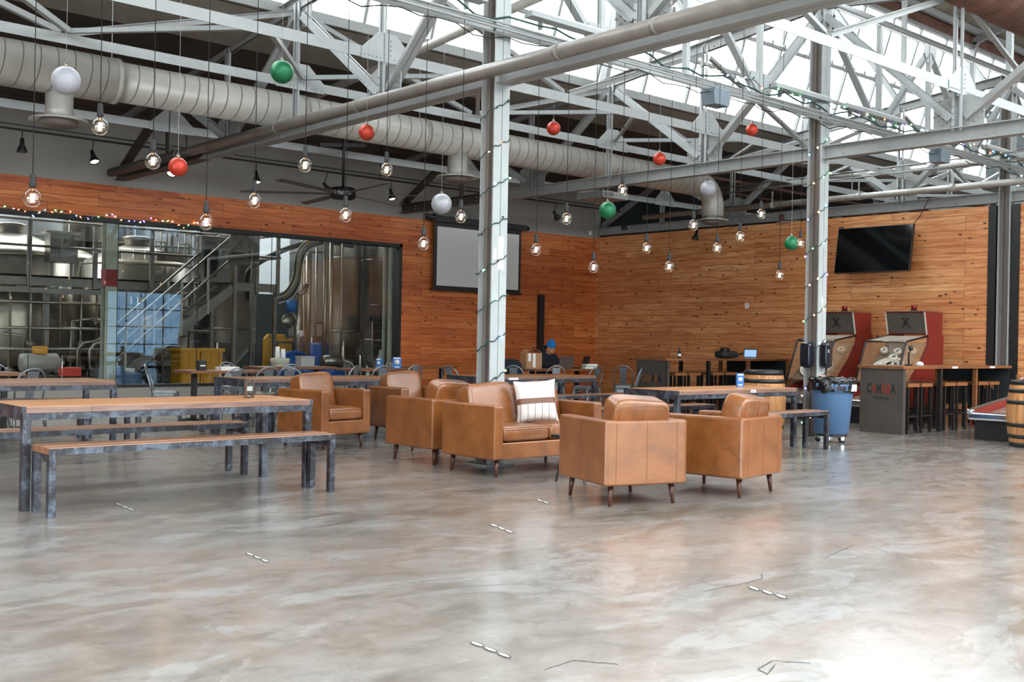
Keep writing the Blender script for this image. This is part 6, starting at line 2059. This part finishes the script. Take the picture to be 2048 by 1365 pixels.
for s_ in (-1, 1):
    B_.tube([(0, .0, .95), (s_ * .16, .0, .94), (s_ * .23, -.1, .80), (s_ * .22, -.22, .78), (s_ * .12, -.42, .79), (s_ * .1, -.47, .79)], [.07, .06, .045, .042, .028, .026], 12)
    B_.tube([(s_ * .09, .1, .5), (s_ * .11, -.2, .5), (s_ * .12, -.34, .47), (s_ * .12, -.32, .25), (s_ * .12, -.3, .08), (s_ * .12, -.4, .04)], [.09, .08, .06, .055, .042, .038], 12)
    w_ = Vector((s_ * .1, -.47, .788))
    B_.tube([w_, w_ + Vector((-.005 * s_, -.045, .004)), w_ + Vector((-.008 * s_, -.085, .0))], [.026, .034, .03], 12)
    for k in range(4):
        bx = w_ + Vector((-s_ * .03 + s_ * .02 * k, -.08, .0)); L_ = (.062, .072, .068, .052)[k]
        B_.tube([bx, bx + Vector((0, -L_ * .5, .012)), bx + Vector((0, -L_, -.008))], [.0095, .009, .0075], 8)
    tb = w_ + Vector((-s_ * .028, -.03, .0))
    B_.tube([tb, tb + Vector((-s_ * .022, -.03, .002)), tb + Vector((-s_ * .026, -.055, -.006))], [.012, .0105, .009], 8)
rem(B_, 'body', 'skin', .0065, t)
K = MB()
K.tube([(0, -.005, 1.0), (0, .0, .95), (0, .05, .8), (0, .1, .62), (0, .12, .5)], [.1, .165, .19, .17, .18], 20)
for s_ in (-1, 1):
    K.tube([(0, .0, .95), (s_ * .16, .005, .945), (s_ * .235, -.1, .81), (s_ * .225, -.22, .795), (s_ * .125, -.41, .8)], [.1, .09, .068, .062, .045], 14)
K.tube([(-.07, .03, 1.03), (-.09, .0, 1.1), (-.05, .06, 1.15), (0, .08, 1.17), (.05, .06, 1.15), (.09, .0, 1.1), (.07, .03, 1.03)], .035, 10)
rem(K, 'hoodie', 'hoodie', .012, t)
K = MB()
for s_ in (-1, 1):
    K.tube([(0, .13, .5), (s_ * .1, .1, .5), (s_ * .11, -.2, .51), (s_ * .12, -.35, .48), (s_ * .12, -.32, .25), (s_ * .12, -.3, .1)], [.13, .115, .095, .078, .068, .06], 14)
rem(K, 'trousers', 'rubber', .014, t)
K = MB()
kb = MB().lathe([(.098, .03), (.103, .045), (.1, .075), (.092, .1), (.072, .14), (.04, .165), (.001, .175)], (0, .008, 0), 28, Matrix.Diagonal((.86, 1.04, 1, 1)))
kb.lathe([(.1, .02), (.106, .03), (.106, .055), (.1, .06)], (0, .008, 0), 28, Matrix.Diagonal((.86, 1.04, 1, 1)))
K.add([tuple(hd @ Vector(v)) for v in kb.v], kb.f, True); K.build('beanie', 'beanie', t)
K = MB()
for s_ in (-1, 1): K.b(s_ * .12 - .045, s_ * .12 + .045, -.47, -.24, 0, .075)
K.build('shoes', 'black', t, bevel=.02)
for s_ in (-1, 1):
    q = MB().sphere((s_ * .03, -.091, .008), .005, 8, 6); q.v = [tuple(hd @ Vector(v)) for v in q.v]; q.build('eye', 'hair', t)
q = MB().lathe([(.05, 0), (.05, .003), (.035, .003), (.035, 0)], (-.235, -.1, .86), 16, Matrix.Rotation(RAD(70), 4, 'X')); q.build('sleeve_emblem', 'paint', t)
t2 = thing('metal_chair', 'grey metal chair the person sits on, behind the brown wooden table', 'chair', (15.2, 16.12, 0), 0, 'grey metal cafe chairs')
MB().b(-.2, .2, -.19, .19, .385, .4).build('seat', 'galv', t2, bevel=.006)
for sx in (-1, 1):
    for sy in (-1, 1): MB().tube([(sx * .17, sy * .16, .39), (sx * .2, sy * .2, 0)], [.022, .012], 8).build('leg', 'galv', t2)
MB().tube([(.19, .2, .39), (.19, .28, .7), (.12, .3, .82), (-.12, .3, .82), (-.19, .28, .7), (-.19, .2, .39)], .012, 8).build('back_hoop', 'galv', t2)
